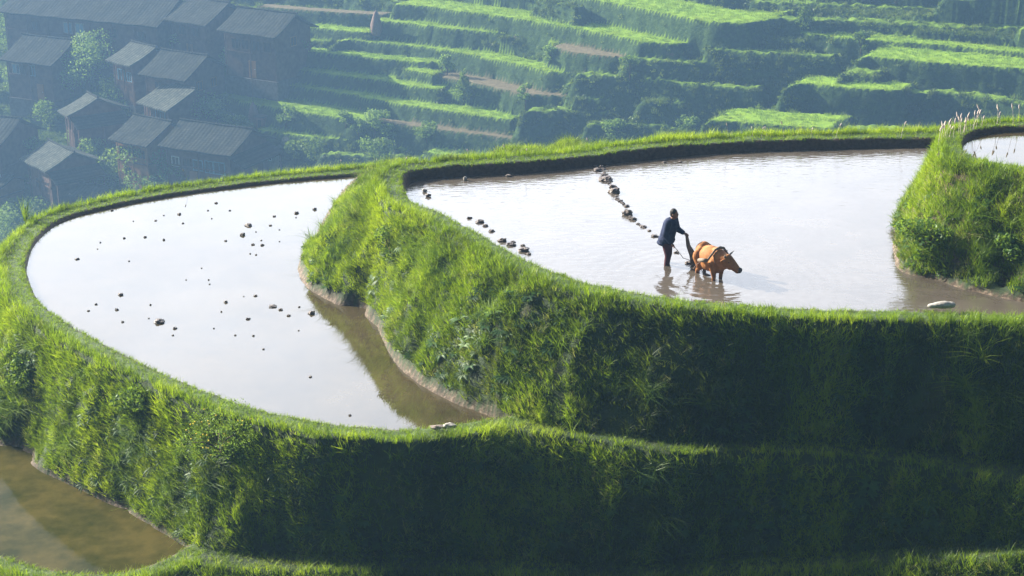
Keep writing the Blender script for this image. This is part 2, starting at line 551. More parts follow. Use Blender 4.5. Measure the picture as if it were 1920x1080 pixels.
def grid_mesh(name, X, Y, Z, attrs, mat):
    ny, nx = X.shape
    me = bpy.data.meshes.new(name)
    f = grid_faces(nx, ny)
    me.vertices.add(nx * ny)
    me.vertices.foreach_set('co', np.stack([X, Y, Z], -1).astype(np.float32).ravel())
    me.loops.add(f.size)
    me.loops.foreach_set('vertex_index', f.astype(np.int32).ravel())
    me.polygons.add(len(f))
    me.polygons.foreach_set('loop_start', (np.arange(len(f)) * 4).astype(np.int32))
    me.polygons.foreach_set('loop_total', np.full(len(f), 4, np.int32))
    me.update(calc_edges=True)
    me.validate()
    for k, v in attrs.items():
        a = me.attributes.new(k, 'FLOAT', 'POINT')
        a.data.foreach_set('value', v.astype(np.float32).ravel())
    return link(name, me, mat, None, True)

xs = np.concatenate([-np.geomspace(194, 21, 28), np.arange(-20, 20.01, .095), np.geomspace(21, 194, 28)])
ys = np.concatenate([np.linspace(-60, 26, 30), np.arange(27, 59, .095), 59 + np.geomspace(.4, 150, 42)])
GX, GY = make_grid(xs, ys)
GZ, WHO, I = terrain(GX, GY)
GZs = GZ.copy()
# attributes: wet mud at the water's edge, dark inner faces, trodden rims
def zones(X, Y, Z, who, I):
    mud = np.zeros(X.shape); dark = np.zeros(X.shape); path = np.zeros(X.shape)
    n = (fbm(X * 2.2, Y * 2.2, 61) - .25) * .34
    for zw, key, owner in ((ZA, 'dA', 3), (ZB, 'dB', 0), (ZC, 'dC', 1), (ZD, 'dD', 3)):
        own = (who == owner) & (I[key] < 2.5)
        mud = np.where(own & (Z < zw + (.04 if key == 'dB' else .02) + n * .7), 1, mud)
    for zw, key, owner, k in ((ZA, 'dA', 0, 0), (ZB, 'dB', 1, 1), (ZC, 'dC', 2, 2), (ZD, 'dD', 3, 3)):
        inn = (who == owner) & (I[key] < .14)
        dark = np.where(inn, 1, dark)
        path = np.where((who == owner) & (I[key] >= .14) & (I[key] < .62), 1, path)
    return mud, dark, path
MUD, DARK, PATH = zones(GX, GY, GZ, WHO, I)
ground = grid_mesh('ground', GX, GY, GZ, dict(mud=MUD, dark=DARK, path=PATH), M_terrain)
tag(ground, kind='structure')

def water_sheet(name, W, z, mat, grow=.1):
    W = np.asarray(W)
    bm = bmesh.new()
    vs = [bm.verts.new((p[0], p[1], z)) for p in W]
    es = [bm.edges.new((vs[i], vs[(i + 1) % len(vs)])) for i in range(len(vs))]
    bmesh.ops.triangle_fill(bm, edges=es, use_beauty=True, normal=(0, 0, 1))
    for f in bm.faces:
        if f.normal.z < 0: f.normal_flip()
    o = bm_obj(name, bm, mat)
    return tag(o, kind='structure')

def grown(W, g):
    W = np.asarray(W)
    A = np.roll(W, 1, 0); B = np.roll(W, -1, 0)
    t = B - A
    t /= np.linalg.norm(t, axis=1)[:, None] + 1e-9
    nrm = np.stack([t[:, 1], -t[:, 0]], 1)
    area = .5 * np.sum(W[:, 0] * np.roll(W[:, 1], -1) - np.roll(W[:, 0], -1) * W[:, 1])
    return W + nrm * (g if area > 0 else -g)
water_sheet('paddy_water', grown(WA, .05), ZA, M_waterA)
water_sheet('paddy_water', grown(WB, .05), ZB, M_waterB)
water_sheet('paddy_water', grown(WC, .05), ZC, M_waterC)
water_sheet('paddy_water', grown(WD, .05), ZD, M_waterB)

# ---------------------------------------------------------------- scattering of grass (stuff)
def scatter(name, P, rot, scl, tint, idx, variants, mat):
    nv = [len(v[0]) for v in variants]
    N = len(P)
    verts = np.vstack([P] + [np.asarray(v[0], float) for v in variants])
    kind = np.concatenate([np.zeros(N, int)] + [np.full(n, k + 1) for k, n in enumerate(nv)])
    faces = []
    off = N
    for v, f in variants:
        faces += [tuple(i + off for i in q) for q in f]
        off += len(v)
    me = bpy.data.meshes.new(name)
    me.from_pydata(verts.tolist(), [], faces)
    T = len(verts)
    def pad(a, w=1):
        o = np.zeros((T, w), np.float32)
        o[:N] = np.asarray(a, np.float32).reshape(N, w)
        return o.ravel()
    me.attributes.new('kindid', 'INT', 'POINT').data.foreach_set('value', kind.astype(np.int32))
    me.attributes.new('pick', 'INT', 'POINT').data.foreach_set('value', np.concatenate([idx, np.zeros(T - N)]).astype(np.int32))
    me.attributes.new('rot', 'FLOAT_VECTOR', 'POINT').data.foreach_set('vector', pad(rot, 3))
    me.attributes.new('scl', 'FLOAT_VECTOR', 'POINT').data.foreach_set('vector', pad(scl, 3))
    me.attributes.new('tint', 'FLOAT', 'POINT').data.foreach_set('value', pad(tint))
    o = link(name, me, mat)
    g = bpy.data.node_groups.new(name, 'GeometryNodeTree')
    g.interface.new_socket('Geometry', in_out='INPUT', socket_type='NodeSocketGeometry')
    g.interface.new_socket('Geometry', in_out='OUTPUT', socket_type='NodeSocketGeometry')
    gi = g.nodes.new('NodeGroupInput'); go = g.nodes.new('NodeGroupOutput')
    def named(nm, dt):
        n = g.nodes.new('GeometryNodeInputNamedAttribute')
        n.data_type = dt
        n.inputs['Name'].default_value = nm
        return n.outputs[0]
    kd = named('kindid', 'INT')
    def sep(k):
        c = g.nodes.new('FunctionNodeCompare'); c.data_type = 'INT'; c.operation = 'EQUAL'
        g.links.new(kd, c.inputs['A'] if False else c.inputs[2]); c.inputs[3].default_value = k
        s = g.nodes.new('GeometryNodeSeparateGeometry'); s.domain = 'POINT'
        g.links.new(gi.outputs[0], s.inputs['Geometry']); g.links.new(c.outputs[0], s.inputs['Selection'])
        return s.outputs['Selection']
    jn = g.nodes.new('GeometryNodeJoinGeometry')
    for k in range(len(variants)):
        ti = g.nodes.new('GeometryNodeGeometryToInstance')
        g.links.new(sep(k + 1), ti.inputs[0])
        g.links.new(ti.outputs[0], jn.inputs[0])
    iop = g.nodes.new('GeometryNodeInstanceOnPoints')
    g.links.new(sep(0), iop.inputs['Points'])
    g.links.new(jn.outputs[0], iop.inputs['Instance'])
    iop.inputs['Pick Instance'].default_value = True
    g.links.new(named('pick', 'INT'), iop.inputs['Instance Index'])
    e2r = g.nodes.new('FunctionNodeEulerToRotation')
    g.links.new(named('rot', 'FLOAT_VECTOR'), e2r.inputs[0])
    g.links.new(e2r.outputs[0], iop.inputs['Rotation'])
    g.links.new(named('scl', 'FLOAT_VECTOR'), iop.inputs['Scale'])
    g.links.new(iop.outputs[0], go.inputs[0])
    md = o.modifiers.new('scatter', 'NODES')
    md.node_group = g
    return o

def blade(V, Fc, x, y, yaw, h, w, bend, segs=3, lean=0):
    b = len(V)
    cx, sx = math.cos(yaw), math.sin(yaw)
    for k in range(segs + 1):
        t = k / segs
        out = lean * t + bend * t * t
        hh = h * (t - .28 * bend / max(h, .01) * t * t * t)
        ww = w * (1 - t ** 1.6) * .5 + (.0006 if k == segs else 0)
        px, py = x + cx * out, y + sx * out
        V.append((px - sx * ww, py + cx * ww, hh))
        V.append((px + sx * ww, py - cx * ww, hh))
    for k in range(segs):
        Fc.append((b + 2 * k, b + 2 * k + 1, b + 2 * k + 3, b + 2 * k + 2))

def tuft(rng, n, rad, h0, h1, w, bend):
    V, Fc = [], []
    for _ in range(n):
        a = rng.uniform(0, 6.283); r = rad * math.sqrt(rng.uniform(0, 1))
        h = rng.uniform(h0, h1)
        blade(V, Fc, r * math.cos(a), r * math.sin(a), rng.uniform(0, 6.283), h, w * rng.uniform(.7, 1.3), h * rng.uniform(.1, bend), 3, h * rng.uniform(0, .25))
    return V, Fc

def clump(rng, n, rad, leaf, flat=.7):
    """leaf clump: small leaf faces through a low dome"""
    V, Fc = [], []
    for _ in range(n):
        d = rng.normal(size=3); d /= np.linalg.norm(d)
        r = rad * rng.uniform(.45, 1.05)
        p = d * r; p[2] = abs(p[2]) * flat
        u = rng.normal(size=3) + d * .2; u /= np.linalg.norm(u)
        v = np.cross(u, d + rng.normal(size=3) * .5); v /= np.linalg.norm(v) + 1e-9
        s = leaf * rng.uniform(.6, 1.3)
        b = len(V)
        V += [tuple(p - u * s), tuple(p + v * s * .42), tuple(p + u * s), tuple(p - v * s * .42)]
        Fc.append((b, b + 1, b + 2, b + 3))
    return V, Fc

def fern(rng, n, L, w):
    V, Fc = [], []
    for _ in range(n):
        yaw = rng.uniform(0, 6.283); l = L * rng.uniform(.6, 1)
        for k in range(1, 8):
            t = k / 8
            cx = math.cos(yaw) * l * t * .8; cy = math.sin(yaw) * l * t * .8; cz = l * (.55 * t - .5 * t * t) + .05
            ww = w * (1 - t) * 1.2 + .01
            for s in (-1, 1):
                b = len(V)
                ex = -math.sin(yaw) * s * ww; ey = math.cos(yaw) * s * ww
                V += [(cx, cy, cz), (cx + ex + math.cos(yaw) * .02, cy + ey + math.sin(yaw) * .02, cz - .01), (cx + math.cos(yaw) * .05, cy + math.sin(yaw) * .05, cz)]
                Fc.append((b, b + 1, b + 2))
    return V, Fc

def sample_ground(n, x0=-16.5, x1=14.5, y0=27.4, y1=57.5):
    X = RNG.uniform(x0, x1, n); Y = RNG.uniform(y0, y1, n)
    return X, Y

def gz_info(X, Y):
    """height, slope, owner at points from the terrain function"""
    z, who, I = terrain(X, Y)
    e = .12
    zx = terrain(X + e, Y)[0]; zy = terrain(X, Y + e)[0]
    return z, who, I, (zx - z) / e, (zy - z) / e

def visible(X, Y, Z, m=90):
    """inside the camera's frame, with a margin of m pixels"""
    c, s = math.cos(PITCH), math.sin(PITCH)
    dz = Z - CAM_H
    f = Y * c - dz * s
    u = Y * s + dz * c
    px = 960 + FPX * X / f
    py = 540 - FPX * u / f
    return (px > -m * 2) & (px < 1920 + m * 2) & (py > -m) & (py < 1080 + m)

def grass_points(dens, thin=1.0):
    area = 31 * 30
    X, Y = sample_ground(int(area * dens))
    z, who, I, gx, gy = gz_info(X, Y)
    g = np.sqrt(gx * gx + gy * gy)
    # steeper ground carries more blades per plan area
    keep = RNG.uniform(0, 1, len(X)) < np.clip(np.sqrt(1 + np.clip(g, 0, 6) ** 2) / 3.2, .30, 1)
    keep &= visible(X, Y, z)
    keep &= (who != 4) & (z > -7.5)
    for zw, key, own in ((ZA, 'dA', 0), (ZB, 'dB', 1), (ZC, 'dC', 2), (ZD, 'dD', 3)):
        keep &= ~((who == own) & (I[key] < .10))
        far = (who != own) & (I[key] < 0) & (z < zw + (.12 if key == 'dB' else .05) + (fbm(X * 1.8, Y * 1.8, 71) - .2) * (.5 if key == 'dB' else .3))
        keep &= ~far
    return X, Y, z, who, I, gx, gy, g, keep

rngp = np.random.default_rng(5)
# --- fine grass over rims and slopes
X, Y, z, who, I, gx, gy, g, keep = grass_points(600)
n_l = fbm(X * .55, Y * .55, 101); n_m = fbm(X * 1.9, Y * 1.9, 103); n_f = fbm(X * 6, Y * 6, 107)
rimmask = np.zeros(len(X)); tt = np.zeros(len(X))
for own, key, tk, rw in ((0, 'dA', 'tA', .8), (1, 'dB', 'tB', .8), (2, 'dC', 'tC', .7), (3, 'dD', 'tD', .65)):
    m = who == own
    rimmask = np.where(m & (I[key] < rw * .75), 1, rimmask)
    tt = np.where(m, I[tk], tt)
bare = ((n_m < .36) & (tt > .12)) | ((n_f < .30) & (tt > .3))
keep &= ~(bare & (RNG.uniform(0, 1, len(X)) < .75))
X, Y, z, who, gx, gy, g, n_l, n_m, n_f, rimmask, tt = [a[keep] for a in (X, Y, z, who, gx, gy, g, n_l, n_m, n_f, rimmask, tt)]
N = len(X)
ledge_ = (((who == 1) & (sdf(LEDGE, X, Y) < -.05)) | ((who == 2) & (sdf(LOW, X, Y) < -.05)))
h = np.where((rimmask > 0) | ledge_, .38, .54 + .78 * n_m) * RNG.uniform(.75, 1.25, N)
h *= np.where((tt > 0) & (tt < .12), 1.12, 1)
tint = .68 + 1.1 * (n_l - .5) + .9 * (n_m - .5) + .5 * (n_f - .5) + RNG.normal(0, .09, N)
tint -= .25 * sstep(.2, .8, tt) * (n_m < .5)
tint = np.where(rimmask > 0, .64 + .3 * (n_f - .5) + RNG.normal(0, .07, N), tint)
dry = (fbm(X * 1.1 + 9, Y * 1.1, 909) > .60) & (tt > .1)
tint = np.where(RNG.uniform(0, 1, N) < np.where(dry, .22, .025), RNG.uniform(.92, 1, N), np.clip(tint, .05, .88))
leanf = np.clip(g, 0, 2.5) * .26
rot = np.zeros((N, 3))
# lean outward over the slope, then a random turn is folded into the variants
rot[:, 0] = gy / (g + 1e-6) * leanf * -1 + RNG.normal(0, .14, N)
rot[:, 1] = gx / (g + 1e-6) * leanf + RNG.normal(0, .14, N)
rot[:, 0] *= -1; rot[:, 1] *= -1
rot[:, 2] = RNG.normal(0, .5, N)
scl = np.stack([h ** .5, h ** .5, h], 1)
variants = [tuft(rngp, 9, .10, .10, .25, .0135, .75) for _ in range(6)] + [tuft(rngp, 6, .06, .16, .36, .013, .9) for _ in range(2)]
idx = RNG.integers(0, 8, N)
P = np.stack([X, Y, z - .02], 1)
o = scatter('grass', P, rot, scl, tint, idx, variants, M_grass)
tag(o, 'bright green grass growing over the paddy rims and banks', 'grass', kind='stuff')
print('grass instances', N)

# --- long arching grass in clumps
X, Y, z, who, I, gx, gy, g, keep = grass_points(26)
nn = fbm(X * .8, Y * .8, 211)
tt = np.select([who == k for k in range(4)], [I['tA'], I['tB'], I['tC'], I['tD']], 0)
keep &= (tt > .06) & (tt < .93) & (nn > .56)
X, Y, z, gx, gy, g, nn = [a[keep] for a in (X, Y, z, gx, gy, g, nn)]
N = len(X)
rot = np.zeros((N, 3))
lf = np.clip(g, 0, 2.5) * .22
rot[:, 0] = gy / (g + 1e-6) * lf; rot[:, 1] = -gx / (g + 1e-6) * lf; rot[:, 2] = RNG.uniform(0, 6.28, N)
rot[:, 2] = 0
h = RNG.uniform(.75, 1.35, N)
tint = np.clip(.45 + 1.2 * (fbm(X * .5, Y * .5, 5) - .5) + RNG.normal(0, .15, N), .1, 1)
variants = [tuft(rngp, 48, .10, .2, .48, .013, 1.5) for _ in range(5)]
o = scatter('long_grass', np.stack([X, Y, z - .02], 1), rot, np.stack([h, h, h], 1), tint, RNG.integers(0, 5, N), variants, M_grass)
tag(o, 'long arching grass clumps hanging over the banks', 'grass', kind='stuff')
print('long grass', N)

# --- herbs and ferns in the shaded and hollow places
X, Y, z, who, I, gx, gy, g, keep = grass_points(60)
nn = fbm(X * .9 + 40, Y * .9, 311)
tt = np.select([who == k for k in range(4)], [I['tA'], I['tB'], I['tC'], I['tD']], 0)
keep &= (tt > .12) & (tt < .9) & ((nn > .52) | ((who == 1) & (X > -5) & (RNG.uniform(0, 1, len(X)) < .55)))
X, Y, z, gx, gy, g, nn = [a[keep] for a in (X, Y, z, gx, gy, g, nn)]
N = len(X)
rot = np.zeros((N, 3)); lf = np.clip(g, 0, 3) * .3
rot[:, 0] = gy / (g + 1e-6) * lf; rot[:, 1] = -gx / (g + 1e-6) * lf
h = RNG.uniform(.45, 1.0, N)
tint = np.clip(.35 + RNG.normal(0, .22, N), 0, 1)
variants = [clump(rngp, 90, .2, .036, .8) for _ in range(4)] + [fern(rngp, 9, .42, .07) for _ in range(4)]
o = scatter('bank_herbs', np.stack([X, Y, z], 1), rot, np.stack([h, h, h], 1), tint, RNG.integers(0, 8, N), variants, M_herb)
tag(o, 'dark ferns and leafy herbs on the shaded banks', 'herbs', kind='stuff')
print('herbs', N)

# ---------------------------------------------------------------- far hillside with its terraces
K = 1.5      # the far slope lies 270 to 320 m away; its houses and trees are sized to match
def hplane(X, Y):
    return CAM_H + K * (-35.3 - CAM_H + .31 * (X / K + 15.2) + .51 * (Y / K - 175))

def on_hill(px, py, up=0.0):
    rx = px - 960.0
    ry = FPX * math.cos(PITCH) + (540 - py) * math.sin(PITCH)
    rz = -FPX * math.sin(PITCH) + (540 - py) * math.cos(PITCH)
    # CAM_H + rz t = plane(rx t, ry t) + up
    t = (K * (CAM_H + 35.3 - .31 * 15.2 + .51 * 175) - up) / (.31 * rx + .51 * ry - rz)
    return (rx * t, ry * t, CAM_H + rz * t)

UPH = np.array([.52, .85])
TREADS = [  # pixel polyline of a tread's front edge, kind, depth uphill
    ([(1040, -12), (1150, 6), (1200, 16), (1250, 26), (1300, 36), (1350, 42), (1400, 44), (1440, 38)], 'rice', 8, .7),
    ([(740, 8), (800, 12), (850, 19), (960, 33), (1080, 53), (1160, 68), (1200, 78), (1260, 82), (1330, 80)], 'rice', 5, .45),
    ([(1371, 56), (1492, 62), (1580, 70)], 'rice', 1.8),
    ([(1560, 69), (1628, 75), (1783, 86), (1930, 101)], 'rice', 2.6, -37.8),
    ([(700, 38), (760, 43), (830, 52), (950, 63), (1010, 73), (1040, 82)], 'rice', 2),
    ([(1035, 88), (1066, 97), (1120, 104), (1172, 108)], 'soil', 8, .7),
    ([(1172, 109), (1240, 114), (1355, 119), (1550, 130)], 'rough', 2, .5),
    ([(1335, 62), (1400, 66), (1500, 72)], 'rough', 2, .5),
    ([(1325, 92), (1420, 99), (1560, 108)], 'rough', 2, .5),
    ([(628, 78), (660, 75), (793, 88), (890, 104), (950, 115), (1027, 134), (1080, 139)], 'rice', 3),
    ([(1080, 141), (1200, 147), (1300, 160), (1420, 168)], 'rough', 2, .5),
    ([(536, 95), (600, 98), (708, 110), (780, 116), (830, 118)], 'rice', 2.4),
    ([(755, 130), (813, 140)], 'rice', 2),
    ([(813, 141), (880, 155), (930, 165), (988, 177), (1077, 182)], 'soil', 3.4),
    ([(1077, 184), (1200, 189), (1330, 197)], 'rough', 2),
    ([(478, 119), (560, 131), (640, 142), (708, 150), (770, 161), (822, 168)], 'rice', 2.8),
    ([(455, 147), (560, 163), (640, 175), (754, 196), (850, 210), (960, 225)], 'rice', 3.4),
    ([(404, 178), (482, 197), (560, 210), (640, 221), (692, 226)], 'rice', 5, .35),
    ([(694, 226), (760, 235), (828, 244), (960, 260)], 'soil', 1.8),
    ([(478, 244), (560, 254), (640, 262), (720, 270)], 'rice', 2.4),
    ([(797, 285), (850, 293), (900, 302)], 'rice', 3),
    ([(980, 211), (1000, 208), (1100, 211), (1240, 214), (1400, 226)], 'rough', 2),
    ([(1606, 112), (1628, 106), (1745, 117), (1930, 130)], 'rice', 6.4, -38.5),
    ([(1572, 142), (1590, 136), (1640, 141)], 'rough', 3, -39.8),
    ([(1470, 166), (1490, 158), (1520, 157), (1560, 162), (1632, 168), (1690, 170)], 'rice', 4, -41),
    ([(1318, 232), (1335, 226), (1380, 228), (1430, 234), (1560, 241)], 'rice', 6, -44),
    ([(1575, 243), (1640, 245), (1730, 248)], 'rough', 2, -44.5),
    ([(1600, 173), (1790, 176), (1850, 184), (1930, 196)], 'rough', 2, -41.8),
    ([(1410, 2), (1600, 12), (1760, 17), (1930, 22)], 'rough', 2, -35),
    ([(1440, 36), (1600, 39), (1750, 49), (1930, 54)], 'rough', 2, -36),
    ([(480, 12), (583, 20), (640, 24), (720, 28)], 'soil', 2.2),
    ([(575, 50), (640, 57), (690, 61)], 'rice', 2.4),
    ([(450, 64), (560, 74), (620, 78)], 'rough', 2),
    ([(1200, 190), (1300, 196), (1420, 200)], 'rough', 2),
    ([(1100, 234), (1200, 236), (1300, 242)], 'rough', 2),
    ([(1060, 158), (1180, 166), (1280, 180)], 'rough', 2),
    ([(400, 118), (440, 120), (480, 122)], 'rough', 2),
    ([(600, 290), (700, 296), (790, 300)], 'rough', 2),
    ([(1080, 14), (1010, -2), (1200, -10)][::-1], 'rough', 2),
]
def tread_z(q):
    m = float(np.mean([on_hill(a, b)[2] for a, b in q[0]]))
    if len(q) < 4: return m
    return q[3] if q[3] < -20 else m + q[3] * K
TREADS.sort(key=tread_z)
def hill(X, Y):
    z, kd = hill_unit(X / K, Y / K)
    return CAM_H + K * (z - CAM_H), kd

def hill_unit(X, Y):
    base = -35.3 + .31 * (X + 15.2) + .51 * (Y - 175)
    vil = sstep(-.14, -.19, X / Y)
    m = base + (fbm(X * .06, Y * .06, 401) - .5) * (5 - 3.4 * vil) + 2.0 * vil
    s = (m + (fbm(X * .16, Y * .16, 419) - .5) * 1.6) / 1.75
    fr = s - np.floor(s)
    gen = (np.floor(s) + sstep(.60, 1.0, fr)) * 1.75 - 1.5
    z = gen
    kind = np.where((fr < .56) & (vil < .5), 3, 0)
    wob = (fbm(X * .5, Y * .5, 409) - .5) * .8
    edge = np.full(X.shape, 9.0)
    for pts, kd, dep, *dz_ in TREADS:
        zi = tread_z((pts, kd, dep, *dz_))
        f = np.array([un(a, b, zi) for a, b in pts]) / K
        zi = CAM_H + (zi - CAM_H) / K + 0
        Pg = np.vstack([f, (f + UPH * dep)[::-1]])
        bb = (X > Pg[:, 0].min() - 8) & (X < Pg[:, 0].max() + 8) & (Y > Pg[:, 1].min() - 8) & (Y < Pg[:, 1].max() + 8)
        if not bb.any(): continue
        fr_ = np.vstack([f, (f - UPH * 4.5)[::-1]])
        df = np.full(X.shape, 99.0)
        df[bb] = sdf(fr_, X[bb], Y[bb])
        cut = (df < 0) & (z > zi - .45)
        z = np.where(cut, zi - .45, z)
        kind = np.where(cut & (df < -.4), 0, kind)
        d = np.full(X.shape, 99.0)
        d[bb] = sdf(Pg, X[bb], Y[bb])
        dd = np.clip(d + wob * sstep(.1, .8, d), 0, None)
        zz = zi - dd * 2.6
        up = (zz > z) | ((d < .15) & (zz > z - 7))
        z = np.where(up, zz, z)
        kind = np.where(up, np.where(d <= 0, {'rice': 1, 'soil': 2, 'rough': 3}[kd], 0), kind)
    z = np.minimum(z, 10)
    return z, kind

hx = K * np.concatenate([np.linspace(-130, -80, 26)[:-1], np.arange(-80, 72, .32), np.linspace(73, 120, 24)])
hy = K * np.concatenate([np.linspace(100, 146, 24)[:-1], np.arange(146, 226, .26), np.linspace(227, 250, 14)])
HX, HY = make_grid(hx, hy)
HZ, HK = hill(HX, HY)
rough = (HK == 0) | (HK == 3)
HZ = HZ + rough * ((fbm(HX * .9, HY * .9, 431) - .5) * 1.0 + (fbm(HX * 2.4, HY * 2.4, 433) - .5) * .45) + .06 * fbm(HX * 3, HY * 3, 7)
HZ = np.minimum(np.maximum(HZ, -94), 10.5)
sl_y, sl_x = np.gradient(HZ)
steep = np.hypot(sl_y / np.gradient(HY, axis=0), sl_x / np.gradient(HX, axis=1)) > .75
HK = np.where(steep, 0, HK)

def m_hill():
    t = NT('hillside_ground')
    v = t.coord()
    n1 = t.noise(.25, 6, .65, vec=v)
    n2 = t.noise(1.4, 6, .7, vec=v)
    scrub = t.ramp(n2, [(.3, (.018, .038, .014)), (.55, (.045, .085, .020)), (.75, (.095, .14, .030))])
    bare = t.ramp(n2, [(.35, (.12, .08, .05)), (.7, (.22, .16, .10))])
    c = t.mix(t.ramp(n1, [(.66, (0, 0, 0)), (.72, (1, 1, 1))]), scrub, bare)
    rice = t.ramp(n2, [(.3, (.17, .30, .015)), (.6, (.26, .40, .015)), (.8, (.32, .40, .025))])
    soil = t.ramp(n2, [(.3, (.12, .10, .05)), (.7, (.24, .19, .11))])
    c = t.mix(t.attr('rice'), c, rice)
    c = t.mix(t.attr('soil'), c, soil)
    return t.done(t.prin(c, .9, t.bump(n2, 1, .3), .1))
M_hill = m_hill()
hs = grid_mesh('hillside', HX, HY, HZ, dict(rice=(HK == 1) * 1.0 + (HK == 3) * .62, soil=(HK == 2) * 1.0), M_hill)
tag(hs, kind='structure')

def hill_surf(px, py):
    rx = px - 960.0
    ry = FPX * math.cos(PITCH) + (540 - py) * math.sin(PITCH)
    rz = -FPX * math.sin(PITCH) + (540 - py) * math.cos(PITCH)
    t = np.linspace(150 * K, 245 * K, 900) / ry
    z = hill(rx * t, ry * t)[0]
    k = int(np.argmax(CAM_H + rz * t < z))
    return float(rx * t[k]), float(ry * t[k]), float(z[k])

def hill_z(x, y):
    return float(hill(np.array([x]), np.array([y]))[0][0])

def hill_vis(X, Y, Z):
    return visible(X, Y, Z, 40)

# scrub over the risers and rough ground
n = 60000
X = K * RNG.uniform(-80, 70, n); Y = K * RNG.uniform(146, 226, n)
Z, KD = hill(X, Y)
keep = hill_vis(X, Y, Z) & ((KD == 0) | ((KD == 3) & (RNG.uniform(0, 1, n) < .10)))
nn = fbm(X * .35, Y * .35, 501)
keep &= (nn > .30) | (RNG.uniform(0, 1, n) < .4)
X, Y, Z, nn = [a[keep] for a in (X, Y, Z, nn)]
N = len(X)
K1 = hill(X + UPH[0] * 1.3 * K, Y + UPH[1] * 1.3 * K)[1]; K2 = hill(X + UPH[0] * .5, Y + UPH[1] * .5)[1]
near_tread = (K1 == 1) | (K1 == 2) | (K2 == 1) | (K2 == 2)
h = K * (.30 + .62 * nn) * RNG.uniform(.6, 1.3, N) * np.where(near_tread, np.where(RNG.uniform(0, 1, N) < .12, .6, .16), 1)
tint = np.clip(.46 + 1.5 * (fbm(X * .12, Y * .12, 503) - .5) + RNG.normal(0, .16, N), 0, 1)
spur = np.exp(-((X / Y - .045) / .05) ** 2) * sstep(.35, .6, fbm(X * .1, Y * .1, 77)); tint = np.clip(tint + .45 * spur, 0, 1)  # leaf tint raised on this spur, sunlight painted into the scrub
rot = np.zeros((N, 3)); rot[:, 2] = RNG.uniform(0, 6.28, N)
variants = [clump(rngp, 46, .75, .20, .8) for _ in range(5)] + [tuft(rngp, 40, .5, .5, 1.1, .07, .8) for _ in range(3)]
o = scatter('hillside_scrub', np.stack([X, Y, Z - .1], 1), rot, np.stack([h, h, h], 1), tint, RNG.integers(0, 8, N), variants, M_scrub)
tag(o, 'scrub and weeds growing over the terrace walls of the far hillside', 'scrub', kind='stuff')
print('scrub', N)
# young rice on the far treads
n = 30000
X = K * RNG.uniform(-80, 70, n); Y = K * RNG.uniform(146, 226, n)
Z, KD = hill(X, Y)
keep = hill_vis(X, Y, Z) & (KD == 1)
X, Y, Z = [a[keep] for a in (X, Y, Z)]
N = len(X)
rot = np.zeros((N, 3)); rot[:, 2] = RNG.uniform(0, 6.28, N)
h = K * RNG.uniform(.8, 1.2, N)
tint = np.clip(.62 + 1.0 * (fbm(X * .2, Y * .2, 603) - .5) + RNG.normal(0, .1, N), 0, 1)
variants = [tuft(rngp, 22, .35, .15, .28, .05, .5) for _ in range(3)]
o = scatter('young_rice', np.stack([X, Y, Z - .02], 1), rot, np.stack([h, h, h], 1), tint, RNG.integers(0, 3, N), variants, M_rice)
tag(o, 'young bright green rice on the far terraces', 'rice', kind='stuff')
print('rice', N)

# ---------------------------------------------------------------- houses of the village
def m_window(parent, x, z, y, w, h, axis, frame_mat, pane_mat):
    """window on the wall plane; axis 'y' for the long front side, 'x' for the gable side"""
    bm = bmesh.new()
    t = .09
    def bx(a0, a1, z0, z1, d0, d1):
        if axis == 'y': box(bm, a0, a1, y - d1, y - d0, z0, z1)
        else: box(bm, y + d0, y + d1, a0, a1, z0, z1)
    bx(x - w / 2 - t, x + w / 2 + t, z - h / 2 - t, z - h / 2, .012, .09)
    bx(x - w / 2 - t, x + w / 2 + t, z + h / 2, z + h / 2 + t, .012, .09)
    bx(x - w / 2 - t, x - w / 2, z - h / 2, z + h / 2, .012, .09)
    bx(x + w / 2, x + w / 2 + t, z - h / 2, z + h / 2, .012, .09)
    bx(x - .03, x + .03, z - h / 2, z + h / 2, .03, .07)
    f = bm_obj('window', bm, frame_mat, parent)
    bm = bmesh.new()
    bx(x - w / 2, x + w / 2, z - h / 2, z + h / 2, .008, .025)
    bm_obj('pane', bm, pane_mat, f)
    return f

